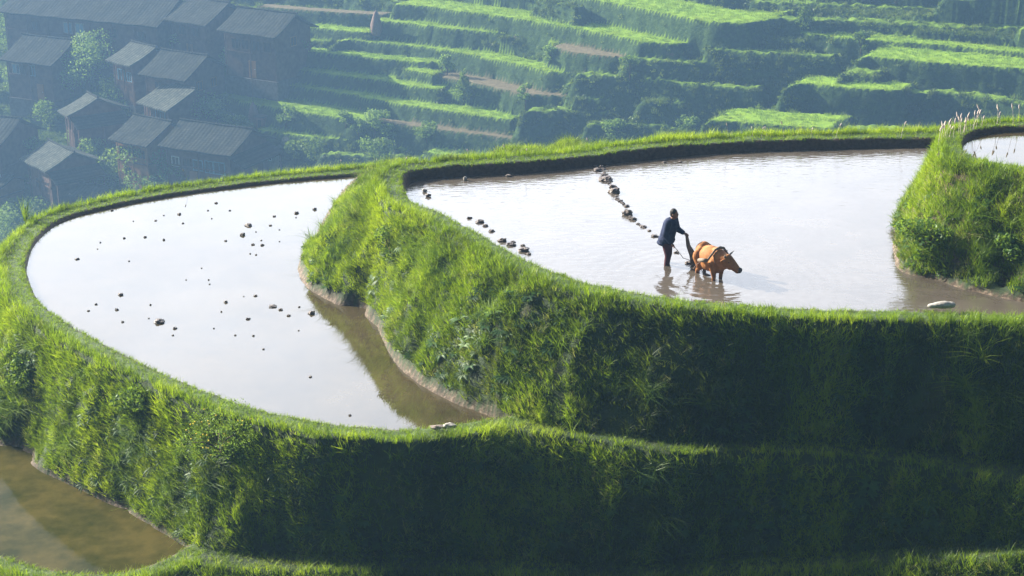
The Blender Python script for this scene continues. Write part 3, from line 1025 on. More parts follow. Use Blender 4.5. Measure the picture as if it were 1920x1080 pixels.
def house(label, rl, rr, up, W, pitch, wall_h, wall_mat=None, over=.9, skirt=False, front=(), gable=(), door=None, lower=None, tiles=None):
    tiles = tiles or M_tiles
    """rl, rr: the ridge's two ends in the photograph; up: ridge height above ground"""
    wall_mat = wall_mat or M_wood
    mid = ((rl[0] + rr[0]) / 2, (rl[1] + rr[1]) / 2)
    zr = on_hill(mid[0], mid[1], up * K)[2]
    a = Vector((*un(*rl, zr), zr)); b = Vector((*un(*rr, zr), zr))
    L = (b - a).length / K
    c = (a + b) / 2
    ang = math.atan2(b.y - a.y, b.x - a.x)
    root = empty('wooden_house', (c.x, c.y, zr - up * K), ang)
    root.scale = (K, K, K)
    tag(root, label, 'house', 'tiled village houses on the far slope')
    hw = W / 2 - over
    hl = L / 2 - over * .8
    rise = math.tan(R(pitch))
    eave_z = up - rise * (W / 2)
    top = up - .12
    # walls with gables
    bm = bmesh.new()
    zt = up - rise * hw - .34
    pr = [(-hw, -.2), (hw, -.2), (hw, zt), (0, up - .42), (-hw, zt)]
    A = [bm.verts.new((-hl, y, z)) for y, z in pr]; B = [bm.verts.new((hl, y, z)) for y, z in pr]
    bm.faces.new(A[::-1]); bm.faces.new(B)
    for i in range(5):
        j = (i + 1) % 5
        bm.faces.new((A[i], A[j], B[j], B[i]))
    bm_obj('wall', bm, wall_mat, root)
    bm = bmesh.new(); box(bm, -hl - .25, hl + .25, -hw - .25, hw + .25, -3.0, -.2)
    bm_obj('stone_base', bm, M_dryst, root)
    # roof: two tiled slopes with thickness, uneven ridge
    bm = bmesh.new()
    n = max(4, int(L / 1.2))
    for s in (-1, 1):
        rows = []
        for k in range(5):
            t = k / 4
            row = []
            for i in range(n + 1):
                x = -L / 2 + L * i / n
                sag = .10 * math.sin(math.pi * t) + .05 * math.sin(i * 1.7 + k)
                row.append((x, s * W / 2 * t, up - rise * W / 2 * t * (1 + .0 * t) - sag))
            rows.append(row)
        for dz in (0, -.16):
            vs = [[bm.verts.new((x, y, z + dz)) for x, y, z in r] for r in rows]
            for k in range(4):
                for i in range(n):
                    q = (vs[k][i], vs[k][i + 1], vs[k + 1][i + 1], vs[k + 1][i])
                    bm.faces.new(q)
            if dz == 0: topv = vs
            else: botv = vs
        for i in range(n):
            bm.faces.new((topv[4][i], topv[4][i + 1], botv[4][i + 1], botv[4][i]))
        for e in (0, n):
            for k in range(4):
                bm.faces.new((topv[k][e], topv[k + 1][e], botv[k + 1][e], botv[k][e]))
    bmesh.ops.recalc_face_normals(bm, faces=bm.faces)
    roof = bm_obj('roof', bm, tiles, root)
    bm = bmesh.new()
    tube(bm, [(-L / 2 - .1, 0, up + .10), (-L / 4, 0, up + .04), (L / 4, 0, up + .04), (L / 2 + .1, 0, up + .10)], [.13] * 4, 6)
    bm_obj('ridge_cap', bm, M_tiles, roof)
    # skirt roof under the gable
    if skirt:
        bm = bmesh.new()
        zs = up - rise * W / 2 - .35
        v = [bm.verts.new(p) for p in ((hl, -hw - .3, zs), (hl + 2.1, -hw - .3, zs - 1.0), (hl + 2.1, hw + .3, zs - 1.0), (hl, hw + .3, zs), (hl, -hw - .3, zs - .15), (hl + 2.1, -hw - .3, zs - 1.15), (hl + 2.1, hw + .3, zs - 1.15), (hl, hw + .3, zs - .15))]
        for f in ((0, 1, 2, 3), (7, 6, 5, 4), (0, 4, 5, 1), (1, 5, 6, 2), (2, 6, 7, 3)):
            bm.faces.new([v[i] for i in f])
        bm_obj('skirt_roof', bm, M_tiles, root)
        for y in (-hw, 0, hw):
            bm = bmesh.new(); box(bm, hl + 1.75, hl + 1.9, y - .08, y + .08, -.5, zs - 1.0)
            bm_obj('post', bm, M_wood, root)
    # floor beam and corner posts
    bm = bmesh.new()
    box(bm, -hl - .06, hl + .06, -hw - .12, -hw - .003, wall_h * .52, wall_h * .52 + .16)
    box(bm, hl + .003, hl + .12, -hw - .06, hw + .06, wall_h * .52 + .17, wall_h * .52 + .33)
    bm_obj('beam', bm, M_wood, root)
    for x in np.linspace(-hl, hl, max(3, int(L / 3.5) + 1)):
        bm = bmesh.new(); box(bm, x - .09, x + .09, -hw - .20, -hw - .122, -.2, min(zt, wall_h + .4))
        bm_obj('post', bm, wall_mat, root)
    for (fx, fz, w, h, kind) in front:
        fm, pm = {'blue': (M_blue, M_dark), 'white': (M_white, M_dark), 'wood': (wall_mat, M_dark), 'pale': (M_poleconc, M_blue)}[kind]
        m_window(root, -hl + 2 * hl * fx, fz, -hw, w, h, 'y', fm, pm)
    for (fy, fz, w, h, kind) in gable:
        fm, pm = {'blue': (M_blue, M_dark), 'white': (M_white, M_dark), 'wood': (M_woodtan, M_dark)}[kind]
        m_window(root, -hw + 2 * hw * fy, fz, hl, w, h, 'x', fm, pm)
    if door is not None:
        x = -hl + 2 * hl * door
        bm = bmesh.new(); box(bm, x - .55, x + .55, -hw - .08, -hw - .004, -.1, 2.0)
        dr = bm_obj('door', bm, M_woodtan if wall_mat is M_wood else M_wood, root)
        bm = bmesh.new(); ellip(bm, (x + .4, -hw - .12, 1.0), (.05, .05, .05), seg=8)
        bm_obj('handle', bm, M_metal, dr)
    if lower is not None:      # lime-washed ground floor
        x0, x1, z0, z1 = lower
        bm = bmesh.new(); box(bm, -hl + 2 * hl * x0, -hl + 2 * hl * x1, -hw - .5, -hw - .25, z0, z1)
        bm_obj('limewashed_wall', bm, M_white, root)
    root['hl'] = hl; root['hw'] = hw
    return root
M_dryst = simple('dry_stone', (.055, .055, .05), (.14, .13, .12), 2.5, .9, .9, .1)

house('very long dark timber house with pale hung washing under its eave, top of the village', (40, -28), (338, -2), 8.0, 10.5, 27, 5.6,
      front=[(.42, 3.9, 1.2, 1.3, 'pale'), (.50, 3.9, 1.2, 1.3, 'pale'), (.2, 3.8, 1, 1.1, 'wood'), (.72, 3.8, 1, 1.1, 'wood'), (.9, 3.8, 1, 1.1, 'wood')], door=.3)
house('small high timber house behind the light green tree, squeezed between the two longest top houses', (350, -6), (430, 5), 7.0, 9.0, 26, 4.8, front=[(.3, 3.6, 1, 1, 'wood'), (.7, 3.6, 1, 1, 'wood')], door=.5)
house('broad dark timber house beside the upper terraces, its right gable next to the fields', (446, 13), (556, 26), 7.6, 8.6, 27, 5.4,
      front=[(.2, 3.9, 1, 1.1, 'wood'), (.4, 3.9, 1, 1.1, 'wood'), (.62, 3.9, 1, 1.1, 'wood'), (.84, 3.9, 1, 1.1, 'wood')], gable=[(.5, 4.2, 1, 1, 'wood')], door=.52)
house('grey roofed timber house behind the big bushy tree, with faint pale washing', (42, 64), (140, 75), 7.2, 9.5, 27, 5.2, front=[(.18, 3.6, 1.1, 1.1, 'pale'), (.3, 3.6, 1.1, 1.1, 'wood'), (.55, 3.6, .8, 1.2, 'blue')], door=.7)
house('small timber house with blue window and broken plank lean-to, right of the big bushy tree', (246, 77), (292, 88), 6.8, 8.0, 24, 4.8, tiles=M_tiles_sunlit, front=[(.35, 3.3, 1.3, 1.3, 'blue'), (.8, 3.3, .8, 1, 'blue')], gable=[(.5, 3.6, 1, 1, 'wood')])
house('dark timber house with wide gable behind the pole, upper middle of the village', (302, 92), (390, 104), 7.0, 9.0, 27, 4.8, front=[(.3, 3.4, 1, 1, 'wood'), (.7, 3.4, 1, 1, 'wood')], gable=[(.35, 3.4, .9, 1, 'wood'), (.7, 3.4, .9, 1, 'wood')], door=.5)
house('sunlit roofed house with turquoise window half hidden by the pointed shrub', (309, 151), (366, 167), 6.2, 8.5, 25, 4.2, tiles=M_tiles_sunlit, front=[(.62, 2.9, 1.9, 1.5, 'blue'), (.3, 2.9, .8, .9, 'wood')])
house('little timber barn whose sunlit grey roof faces away from the fields, with reddish hung cloths', (164, 173), (183, 183), 6.2, 8.0, 24, 4.2, tiles=M_tiles_sunlit, front=[(.5, 3.0, 1.2, 1.2, 'wood')], gable=[(.5, 3.2, 1, 1, 'wood')], skirt=True)
house('sunlit grey roofed house with skirt roof nearest the grassy rim', (90, 262), (139, 285), 6.4, 7.6, 24, 4.4, tiles=M_tiles_sunlit, front=[(.4, 2.2, 1.4, 1.2, 'wood'), (.8, 2.2, .9, 1.2, 'wood')], gable=[(.5, 3.0, 1, 1, 'wood')], skirt=True)
house('orange plank house with open balcony windows, joined to the long low house', (250, 214), (322, 228), 7.4, 8.6, 26, 5.2, wall_mat=M_woodtan,
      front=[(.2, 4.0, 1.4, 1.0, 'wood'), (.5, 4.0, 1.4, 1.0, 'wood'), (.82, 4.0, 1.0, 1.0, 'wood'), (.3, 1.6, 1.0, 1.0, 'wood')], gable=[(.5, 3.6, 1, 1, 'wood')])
house('long low house with satellite dish in front and tan planked right end', (338, 224), (474, 242), 6.8, 9.0, 25, 4.6,
      front=[(.12, 2.9, .9, 1.0, 'white'), (.3, 2.8, .9, 1.1, 'wood'), (.48, 2.8, 1.2, 1.1, 'blue'), (.66, 2.8, 1.0, 1.3, 'blue'), (.82, 2.8, 1.4, 1.3, 'blue')], door=.4, skirt=True)
house('dark house at the village edge with white limewashed ground floor and brown door', (-75, 210), (40, 222), 8.4, 9.4, 27, 5.2, front=[(.62, 1.15, 1.1, .9, 'wood'), (.88, 1.15, .8, .9, 'wood'), (.3, 4.2, 1, 1, 'wood')], door=.76, lower=None)
house('low grey roofed shed between the bushes, closest of all to the long rim', (150, 342), (205, 350), 3.8, 4.6, 20, 2.6, front=[(.5, 1.5, .9, .8, 'wood')])
house('rusty roofed little shed at the left end of the village, below the white walled house', (-35, 318), (26, 330), 3.8, 6.0, 20, 2.4, wall_mat=M_woodtan, front=[(.6, 1.3, .9, .8, 'wood')])

# ---------------------------------------------------------------- trees and bushes of the far slope
def foliage_mesh(rng, lobes, n, leaf):
    V, Fc, T = [], [], []
    vol = np.array([l[3] ** 2 for l in lobes]); vol = vol / vol.sum()
    for _ in range(n):
        l = lobes[rng.choice(len(lobes), p=vol)]
        d = rng.normal(size=3); d /= np.linalg.norm(d)
        r = l[3] * (rng.uniform(.35, 1.0) ** .45) * rng.uniform(.85, 1.12)
        p = np.array(l[:3]) + d * r * np.array([1, 1, .82])
        u = rng.normal(size=3); u /= np.linalg.norm(u)
        v = np.cross(u, d + .6 * rng.normal(size=3)); v /= np.linalg.norm(v) + 1e-9
        s = leaf * rng.uniform(.6, 1.4)
        b = len(V)
        V += [tuple(p - u * s), tuple(p + v * s * .5), tuple(p + u * s), tuple(p - v * s * .5)]
        Fc.append((b, b + 1, b + 2, b + 3))
        T += [float(np.clip(l[4] + rng.normal(0, .13), 0, 1))] * 4
    me = mesh_from(V, Fc)
    a = me.attributes.new('tint', 'FLOAT', 'POINT')
    a.data.foreach_set('value', np.array(T, np.float32))
    return me

def tree(label, px, py, h, r, tint=.5, kind='round', n=900, name='broadleaf_tree', cat='tree', group='trees and bushes of the far slope', leaf=.16, at=None):
    rng = np.random.default_rng(abs(hash((px, py))) % 100000 if False else int(px * 13 + py * 7))
    if at is None:
        if px < 450:
            py += 12; h *= 1.22; r *= 1.08; n = int(n * 1.2)
        x, y, z = hill_surf(px, py)
    else: x, y, z = at
    root = empty(name, (x, y, z))
    if at is None: root.scale = (K, K, K)
    tag(root, label, cat, group)
    bm = bmesh.new()
    tr = max(.06, h * .028)
    if kind == 'cone':
        lobes = [(rng.normal(0, .08), rng.normal(0, .08), h * (.15 + .8 * k / 7), r * (1.05 - k / 7.5), tint + rng.normal(0, .1)) for k in range(8)]
        tube(bm, [(0, 0, -.6), (0, 0, h * .5), (.03, 0, h * .95)], [tr, tr * .6, tr * .15], 7)
    else:
        m = 12 if h > 3 else 7
        lobes = []
        for k in range(m):
            a = k * 2.4 + rng.uniform(-.4, .4)
            q = r * rng.uniform(.3, .72)
            lz = h * rng.uniform(.26, .86)
            rr = r * rng.uniform(.30, .52)
            lobes.append((q * math.cos(a), q * math.sin(a), min(lz, h - rr * .8), rr, tint + rng.normal(0, .14)))
        lobes.append((0, 0, h - r * .38, r * .42, tint + .12))
        tube(bm, [(0, 0, -.6), (.05, .02, h * .25), (.0, .05, h * .55)], [tr * 1.3, tr, tr * .6], 7)
        for l in lobes[:6]:
            tube(bm, [(.0, .03, h * .3), (l[0] * .5, l[1] * .5, (h * .3 + l[2]) / 2 + .1), (l[0], l[1], l[2])], [tr * .55, tr * .35, tr * .12], 5)
    bm_obj('trunk', bm, M_bark, root, True)
    link('crown', foliage_mesh(rng, lobes, n, leaf), M_tree, root)
    return root

tree('big bushy tree with two pale topped crowns in the middle of the upper village', 168, 178, 7.6, 3.9, .78, n=3200)
tree('light green tree standing below the long top house, hanging leaves', 350, 108, 5.0, 2.0, .85, n=1300)
tree('small pale pointed shrub in front of the broad house by the terraces', 432, 118, 2.6, 1.5, .85, n=600)
tree('wide pointed leaved shrub covering the turquoise window house corner', 368, 232, 4.0, 3.0, .7, n=1600)
tree('smaller pointed shrub joined to the wide one, on its field side', 408, 230, 3.2, 2.0, .7, n=900)
tree('grey green tree just above the long rim, in front of the orange plank house', 262, 362, 6.0, 2.4, .6, n=1400)
tree('dark tree above the long rim, between the orange house and the dish', 305, 365, 5.0, 2.4, .5, n=1200)
tree('low dark bush under the satellite dish', 338, 352, 3.2, 1.8, .45, n=900)
tree('bright little bush under the dish, pale yellow green', 385, 345, 3.0, 1.8, .9, n=700)
tree('large blue green bush at the village edge, behind the spiky plant', 22, 425, 3.2, 3.0, .6, n=1800)
tree('soft green bush right of the spiky plant, below the sunlit roofed house', 82, 410, 3.0, 2.3, .6, n=1200)
tree('yellow green bush growing against the back of the sunlit grey roofed house', 68, 305, 3.4, 1.5, .95, n=700)
tree('leafy climber bush between the white limewashed wall and the sunlit roofed house', 54, 312, 2.0, .8, .85, n=500)
tree('cream flowered bush under the little barn with reddish cloths', 136, 262, 1.8, .9, .95, n=450)
tree('dark bush in the hollow between the barn and the orange house', 165, 312, 3.6, 1.8, .6, n=800)
tree('sunlit bush on the yard bank left of the orange plank house', 186, 300, 3.0, 1.5, .9, n=700)
tree('round bush in front of the orange plank house balcony posts', 215, 340, 4.0, 2.4, .6, n=1000)
tree('faint dark tree at the top edge of the village, beside the grey roofed house', 22, 82, 4.2, 2.2, .35, n=1000)
tree('leafy tree between the small blue windowed house and the light green tree', 316, 108, 4.2, 1.7, .6, n=800)
tree('dark green tree under the big bushy tree, above the barn', 205, 205, 4.2, 2.6, .45, n=1300)
tree('dark tree behind the barn roof, near the pole foot', 235, 190, 3.0, 1.8, .3, n=900)
tree('small pale climber tree on the bank below the bright rice strip near the haystack', 536, 238, 2.8, 1.2, .62, n=600)
tree('pale leaved tree with a tall drooping crown on the low terrace, beside the brown path', 702, 258, 3.4, 1.9, .68, n=1200)
tree('slim sapling beside the tall drooping tree, with long pale leaves', 672, 262, 2.4, 1.0, .75, n=450)
tree('small tree right of the tall drooping tree, over the brown path', 728, 268, 2.2, 1.1, .6, n=500)
tree('low pale tree at the end of the lowest bright rice strip', 648, 238, 2.0, 1.1, .7, n=500)
tree('dark conical tree standing below the narrow brown soil strip', 870, 186, 3.2, 1.1, .25, 'cone', n=900)
tree('pale round tree at the head of the narrow brown soil strip', 838, 142, 2.6, 1.1, .6, n=600)
tree('pale leaved tree under the middle of the brown soil strip', 985, 200, 2.6, 1.0, .65, n=600)
tree('lone round grey green tree behind the upper paddy rim', 1155, 278, 3.4, 1.5, .5, n=1000)
tree('dark conical bush next to the small bright tread behind the upper rim', 1246, 272, 2.4, 1.3, .28, 'cone', n=800)
tree('slender conical tree high on the shaded right hand slope', 1507, 50, 3.2, 1.0, .35, 'cone', n=600)
tree('thin dark tree at the tip of the brightest right hand terrace', 1613, 104, 2.8, .9, .3, n=500)
tree('reddish thin tree on the shaded slope above the lone round tree', 1180, 155, 3.0, 1.1, .35, n=500)
tree('bush on the corner of the wide soil field', 1030, 122, 2.0, 1.1, .6, n=500)
tree('dark bush on the brink under the low bright strip, close to the rim', 590, 298, 2.6, 1.9, .36, n=900)
tree('dark leafy bush behind the rim, right of the smoke', 552, 300, 2.4, 1.7, .36, n=900)
tree('dark spreading bush below the tall drooping tree', 712, 302, 2.6, 2.2, .3, n=1000)
tree('round bush between the brown path and the rim', 800, 272, 2.0, 1.5, .38, n=700)
tree('low bush at the end of the bright terrace hook behind the rim', 1290, 250, 1.8, 1.3, .7, n=600)

for (lb, px, py, h_, r_, tn) in (
    ('leafy tree at the foot of the broad dark house beside the terraces', 470, 118, 3.2, 1.8, .6),
    ('bush on the corner of the broad dark house, right at the first terrace', 560, 100, 2.6, 1.5, .5),
    ('green bush under the wide gabled house behind the pole', 330, 150, 2.6, 1.6, .55),
    ('small bush below the wide gable, touching the pole foot', 392, 152, 2.8, 1.7, .6),
    ('creeper bush in front of the grey roofed house behind the big tree', 40, 165, 3.4, 2.2, .5),
    ('bush standing alone between the dark edge house and the barn', 95, 235, 3.4, 2.2, .55),
    ('yellow green bush at the back of the barn with reddish cloths', 118, 190, 2.8, 1.6, .75),
    ('bush below the sunlit roofed house with turquoise window', 300, 205, 2.4, 1.3, .8),
    ('dark green bush against the skirt roof of the rim house', 185, 345, 3.2, 2.0, .5),
    ('tree top at the gable of the long low house, just above the rim', 470, 318, 3.0, 1.8, .5),
    ('bush between the long low house and the first rice strip', 448, 250, 2.4, 1.6, .65),
    ('bush in the gap above the orange plank house roof', 236, 222, 2.6, 1.5, .6),
    ('bush under the very long top house, above the small blue windowed house', 262, 92, 2.8, 1.6, .6)):
    tree(lb, px, py, h_, r_, tn, n=int(500 * r_))
# haystacks, hut, poles, dish, smoke
def haystack(label, px, py, h, r, pole):
    x, y, z = hill_surf(px, py)
    root = empty('haystack', (x, y, z)); tag(root, label, 'haystack', 'haystacks on the far terraces'); root.scale = (K, K, K)
    bm = bmesh.new()
    prof = [(0, r * .75), (.12, r), (.35, r * .92), (.6, r * .7), (.85, r * .42), (1, r * .10)]
    rings = []
    rr = random.Random(int(px))
    for t, q in prof:
        rings.append([bm.verts.new((q * rr.uniform(.9, 1.1) * math.cos(a * math.pi / 8), q * rr.uniform(.9, 1.1) * math.sin(a * math.pi / 8), h * t - (.3 if t == 0 else 0))) for a in range(16)])
    for a, b in zip(rings, rings[1:]):
        for k in range(16): bm.faces.new((a[k], a[(k + 1) % 16], b[(k + 1) % 16], b[k]))
    bm.faces.new(rings[-1])
    bm_obj('straw', bm, M_straw, root, True)
    bm = bmesh.new(); tube(bm, [(0, 0, h * .9), (.03, 0, h + pole)], [.05, .035], 6)
    bm_obj('pole', bm, M_bark, root)
haystack('haystack round a tall pole beside the small brick hut', 477, 238, 2.9, .75, 2.6)
haystack('pale haystack on the high terrace, far from the houses', 706, 62, 2.8, .75, .4)

x, y, z = hill_surf(491, 238)
hut = empty('brick_hut', (x, y, z), -.4); hut.scale = (K, K, K); tag(hut, 'tiny brick hut with a flat top next to the tall pole haystack', 'hut')
bm = bmesh.new(); box(bm, -.55, .55, -.5, .5, -.5, 1.15); bmesh.ops.bevel(bm, geom=bm.edges[:], offset=.03, segments=1); bm_obj('wall', bm, M_brick, hut)
bm = bmesh.new(); box(bm, -.7, .7, -.65, .65, 1.153, 1.28); bmesh.ops.bevel(bm, geom=bm.edges[:], offset=.03, segments=1); bm_obj('roof', bm, M_dryst, hut)
bm = bmesh.new(); box(bm, -.22, .22, -.53, -.503, -.1, .8); bm_obj('door', bm, M_dark, hut)

x, y, z = hill_surf(272, 172)
po = empty('utility_pole', (x, y, z)); po.scale = (K, K, K); tag(po, 'pale slender utility pole between the tiled houses', 'pole')
bm = bmesh.new(); tube(bm, [(0, 0, -.4), (0, 0, 4.4)], [.09, .06], 8); bm_obj('shaft', bm, M_poleconc, po, True)
bm = bmesh.new(); box(bm, -.4, .4, -.04, .04, 4.0, 4.08); bm_obj('crossarm', bm, M_poleconc, po)

x, y, z = hill_surf(348, 312)
di = empty('satellite_dish', (x, y, z)); di.scale = (K, K, K); tag(di, 'white satellite dish on a short mast before the long low house', 'satellite dish')
bm = bmesh.new(); tube(bm, [(0, 0, -.5), (0, 0, .75)], [.05, .05], 8); bm_obj('mast', bm, M_metal, di)
bm = bmesh.new()
rings = []
for t in (0.02, .35, .7, 1.0):
    rings.append([bm.verts.new((.62 * t * math.cos(a * math.pi / 12), .62 * t * math.sin(a * math.pi / 12), .18 * t * t)) for a in range(24)])
for a, b in zip(rings, rings[1:]):
    for k in range(24): bm.faces.new((a[k], a[(k + 1) % 24], b[(k + 1) % 24], b[k]))
bm.faces.new(rings[0])
bmesh.ops.solidify(bm, geom=bm.faces[:], thickness=.03)
bmesh.ops.rotate(bm, verts=bm.verts, cent=(0, 0, 0), matrix=Euler((R(50), R(25), 0)).to_matrix())
bmesh.ops.translate(bm, verts=bm.verts, vec=(0, -.05, .9))
d2 = bm_obj('reflector', bm, M_metal, di, True)
bm = bmesh.new(); tube(bm, [(0, -.1, .85), (.15, -.55, 1.1)], [.02, .02], 6); ellip(bm, (.15, -.55, 1.1), (.06, .06, .06), seg=8); bm_obj('feed_arm', bm, M_metal, di)

def washing(label, pxa, pxb, n, up, group='washing lines of the village'):
    a = Vector(on_hill(*pxa, up * K)); b = Vector(on_hill(*pxb, up * K))
    root = empty('washing_line', tuple((a + b) / 2)); tag(root, label, 'washing line', group)
    a = a - (a + b) / 2; b = -a
    bm = bmesh.new(); tube(bm, [a, Vector((0, 0, -.06)), b], [.015] * 3, 5); bm_obj('line', bm, M_poleconc, root)
    rr = random.Random(int(pxa[0]))
    d = (b - a).normalized()
    for k in range(n):
        p = a.lerp(b, (k + .6) / n)
        w, h = rr.uniform(.22, .42), rr.uniform(.45, .95)
        bm = bmesh.new()
        P = [p - d * w, p - d * w * .3, p + d * w * .3, p + d * w]
        t = [bm.verts.new(q + Vector((0, .03 * (-1) ** i, -.03))) for i, q in enumerate(P)]
        u = [bm.verts.new(q + Vector((rr.uniform(-.05, .05), .06 * (-1) ** i, -h))) for i, q in enumerate(P)]
        for i in range(3): bm.faces.new((t[i], t[i + 1], u[i + 1], u[i]))
        bmesh.ops.solidify(bm, geom=bm.faces[:], thickness=.012)
        bm_obj('garment', bm, rr.choice([M_cloth, M_white, M_blue]), root)
washing('row of white washing under the eave of the longest top house', (228, 50), (270, 60), 9, 1.0)
washing('row of pale washing by the grey roofed house behind the big tree', (34, 118), (66, 124), 5, 1.0)
washing('pinkish washing hung at the corner of the little barn', (120, 216), (140, 226), 4, 1.0)
washing('cream washing under the roof of the house nearest the rim', (68, 310), (88, 328), 4, .9)
washing('dark line of washing with white bits near the haystack', (424, 204), (455, 222), 6, .8)

# smoke drifting over the yard
def smoke():
    x, y, z = hill_surf(520, 283)
    bm = bmesh.new()
    for k, (dx, dz, r) in enumerate([(-.3, .2, .35), (.1, .45, .42), (.6, .75, .5), (1.2, 1.25, .62), (1.6, 1.9, .8)]):
        ellip(bm, (dx, 0, dz), (r, r, r * .7), seg=12)
    o = fuse('smoke', bm, None, None, .12, 6)
    o.location = (x, y, z)
    t = NT('smoke_air')
    p = t.new('ShaderNodeVolumePrincipled')
    p.inputs['Color'].default_value = (.85, .9, .95, 1)
    nz = t.noise(1.5, 4, vec=t.coord())
    t.link(t.math('MULTIPLY', t.math('SUBTRACT', nz, .35), 1.6), p.inputs['Density'])
    t.link(p.outputs[0], t.out.inputs['Volume'])
    o.data.materials.append(t.m)
    tag(o, 'thin pale smoke drifting over the yard by the long low house', 'smoke', kind='stuff')
smoke()
x, y, z = hill_surf(512, 312)
sh = empty('panel_shed', (x, y, z), -.5); sh.scale = (K, K, K); tag(sh, 'small shed of pale boards with one dark window, touching the long low house', 'shed')
bm = bmesh.new(); box(bm, -.75, .75, -.6, .6, -.8, 2.0); bm_obj('wall', bm, M_poleconc, sh)
m_window(sh, 0, 1.2, -.6, .5, .6, 'y', M_white, M_dark)
bm = bmesh.new(); box(bm, -.95, .95, -.8, .8, 2.003, 2.12); bm_obj('roof', bm, M_tiles, sh)
# white limewashed ground floor of the edge house
for o in list(C.objects):
    if o.get('label', '').startswith('dark house at the village edge'):
        hl, hw = o['hl'], o['hw']
        bm = bmesh.new()
        for x0, x1 in ((.40, .73), (.79, .97)):
            box(bm, -hl + 2 * hl * x0, -hl + 2 * hl * x1, -hw - .16, -hw - .005, -.3, 2.3)
        bm_obj('limewashed_wall', bm, M_white, o)
for o in list(C.objects):
    for k in ('hl', 'hw'):
        if k in o: del o[k]

# log pile by the rim house
x, y, z = hill_surf(72, 352)
bm = bmesh.new()
rr = random.Random(4)
for k in range(9):
    yy = (k % 5) * .3; zz = (k // 5) * .24
    tube(bm, [(-1.6 + rr.uniform(-.3, .3), yy, .1 + zz), (1.6 + rr.uniform(-.3, .3), yy + rr.uniform(-.1, .1), .1 + zz)], [.12, .10], 7)
lp = bm_obj('log_pile', bm, M_straw, None)
lp.scale = (K, K, K); lp.location = (x, y, z + .3); lp.rotation_euler = (0, 0, -.5)
tag(lp, 'pile of sunlit cut logs below the house nearest the rim', 'log pile')

# ---------------------------------------------------------------- mud clods
def clod_mesh(seed, flat=.6):
    rng = random.Random(seed)
    bm = bmesh.new()
    bmesh.ops.create_icosphere(bm, subdivisions=3, radius=.5)
    ph = [rng.uniform(0, 6) for _ in range(9)]
    for v in bm.verts:
        p = v.co
        f = 1 + .17 * math.sin(p.x * 9 + ph[0]) * math.sin(p.y * 8 + ph[1]) + .13 * math.sin(p.z * 13 + ph[2] + p.x * 6) + .09 * math.sin(p.y * 21 + ph[3]) * math.sin(p.x * 19 + ph[4])
        v.co = Vector((p.x * f * 1.0, p.y * f * .8, p.z * f * flat))
        v.co += Vector([rng.uniform(-.02, .02) for _ in range(3)])
    me = bpy.data.meshes.new('mud_clod')
    bm.to_mesh(me); bm.free()
    me.materials.append(M_clod)
    return me
clods = [clod_mesh(s, f) for s, f in ((1, .65), (2, .55), (3, .75), (4, .5), (5, .6))]
SMALLB = 'small dark mud clod lying in the still water of the lower paddy'
BIGB = {(299, 604): 'flat wide mud clod nearest the curving rim of the still paddy',
        (512, 575): 'thickest rounded clod in the still paddy, close to the bank foot',
        (584, 588): 'flat clod in the green reflection under the steep bank',
        (465, 423): 'long flat clod, widest in the upper scatter of the still paddy',
        (455, 441): 'paired dark clod just below the long flat one in the still paddy',
        (556, 400): 'chunky clod near the bank in the far part of the still paddy',
        (145, 486): 'lone clod nearest the left bend of the still paddy',
        (226, 553): 'oval clod alone midway along the left side of the still paddy',
        (590, 393): 'thin flat clod closest to the bank, far part of the still paddy',
        (526, 581): 'small clod touching the thickest rounded one in the still paddy'}
CB = [(210,395,7),(307,404,5),(336,402,9),(343,419,6),(292,414,7),(233,447,6),(272,445,8),(307,450,6),(183,467,3.5),(145,486,10),(188,455,4),(242,490,4),(226,553,11),(180,571,6),(166,583,6),(219,581,8),(230,604,6),(282,572,4.5),(279,597,4),(299,604,20),(328,616,8),(324,629,5),(423,567,8),(457,556,3.5),(479,555,8),(465,598,9),(441,629,5),(475,630,5),(512,575,16),(526,581,9),(541,592,8),(561,576,5),(584,588,14),(494,655,5),(582,707,6),(656,779,5),(465,423,19),(455,441,12),(480,435,4),(507,423,8),(514,406,8),(556,400,12),(590,393,10),(490,451,5),(492,460,9),(474,459,8),(480,478,5),(469,476,4),(524,453,4),(524,431,4),(555,408,4),(405,381,9),(391,525,4),(349,525,3.5),(378,503,3.5),(423,452,7),(393,533,4),(397,410,3.5),(431,395,6),(390,395,5),(401,616,3.5),(560,620,4),(415,585,3.5),(250,415,3.5)]
rr = random.Random(3)
for k, (px, py, w) in enumerate(CB):
    x, y = un(px, py, ZB)
    s = w / 74.0 * 1.0
    o = bpy.data.objects.new('mud_clod', clods[k % 5]); C.objects.link(o)
    o.location = (x, y, ZB + .012)
    o.scale = (s, s * rr.uniform(.8, 1.2), s * rr.uniform(.7, 1.1))
    o.rotation_euler = (rr.uniform(-.2, .2), rr.uniform(-.2, .2), rr.uniform(-.5, .5))
    tag(o, BIGB.get((px, py), SMALLB), 'clod', 'mud clods scattered in the still paddy')
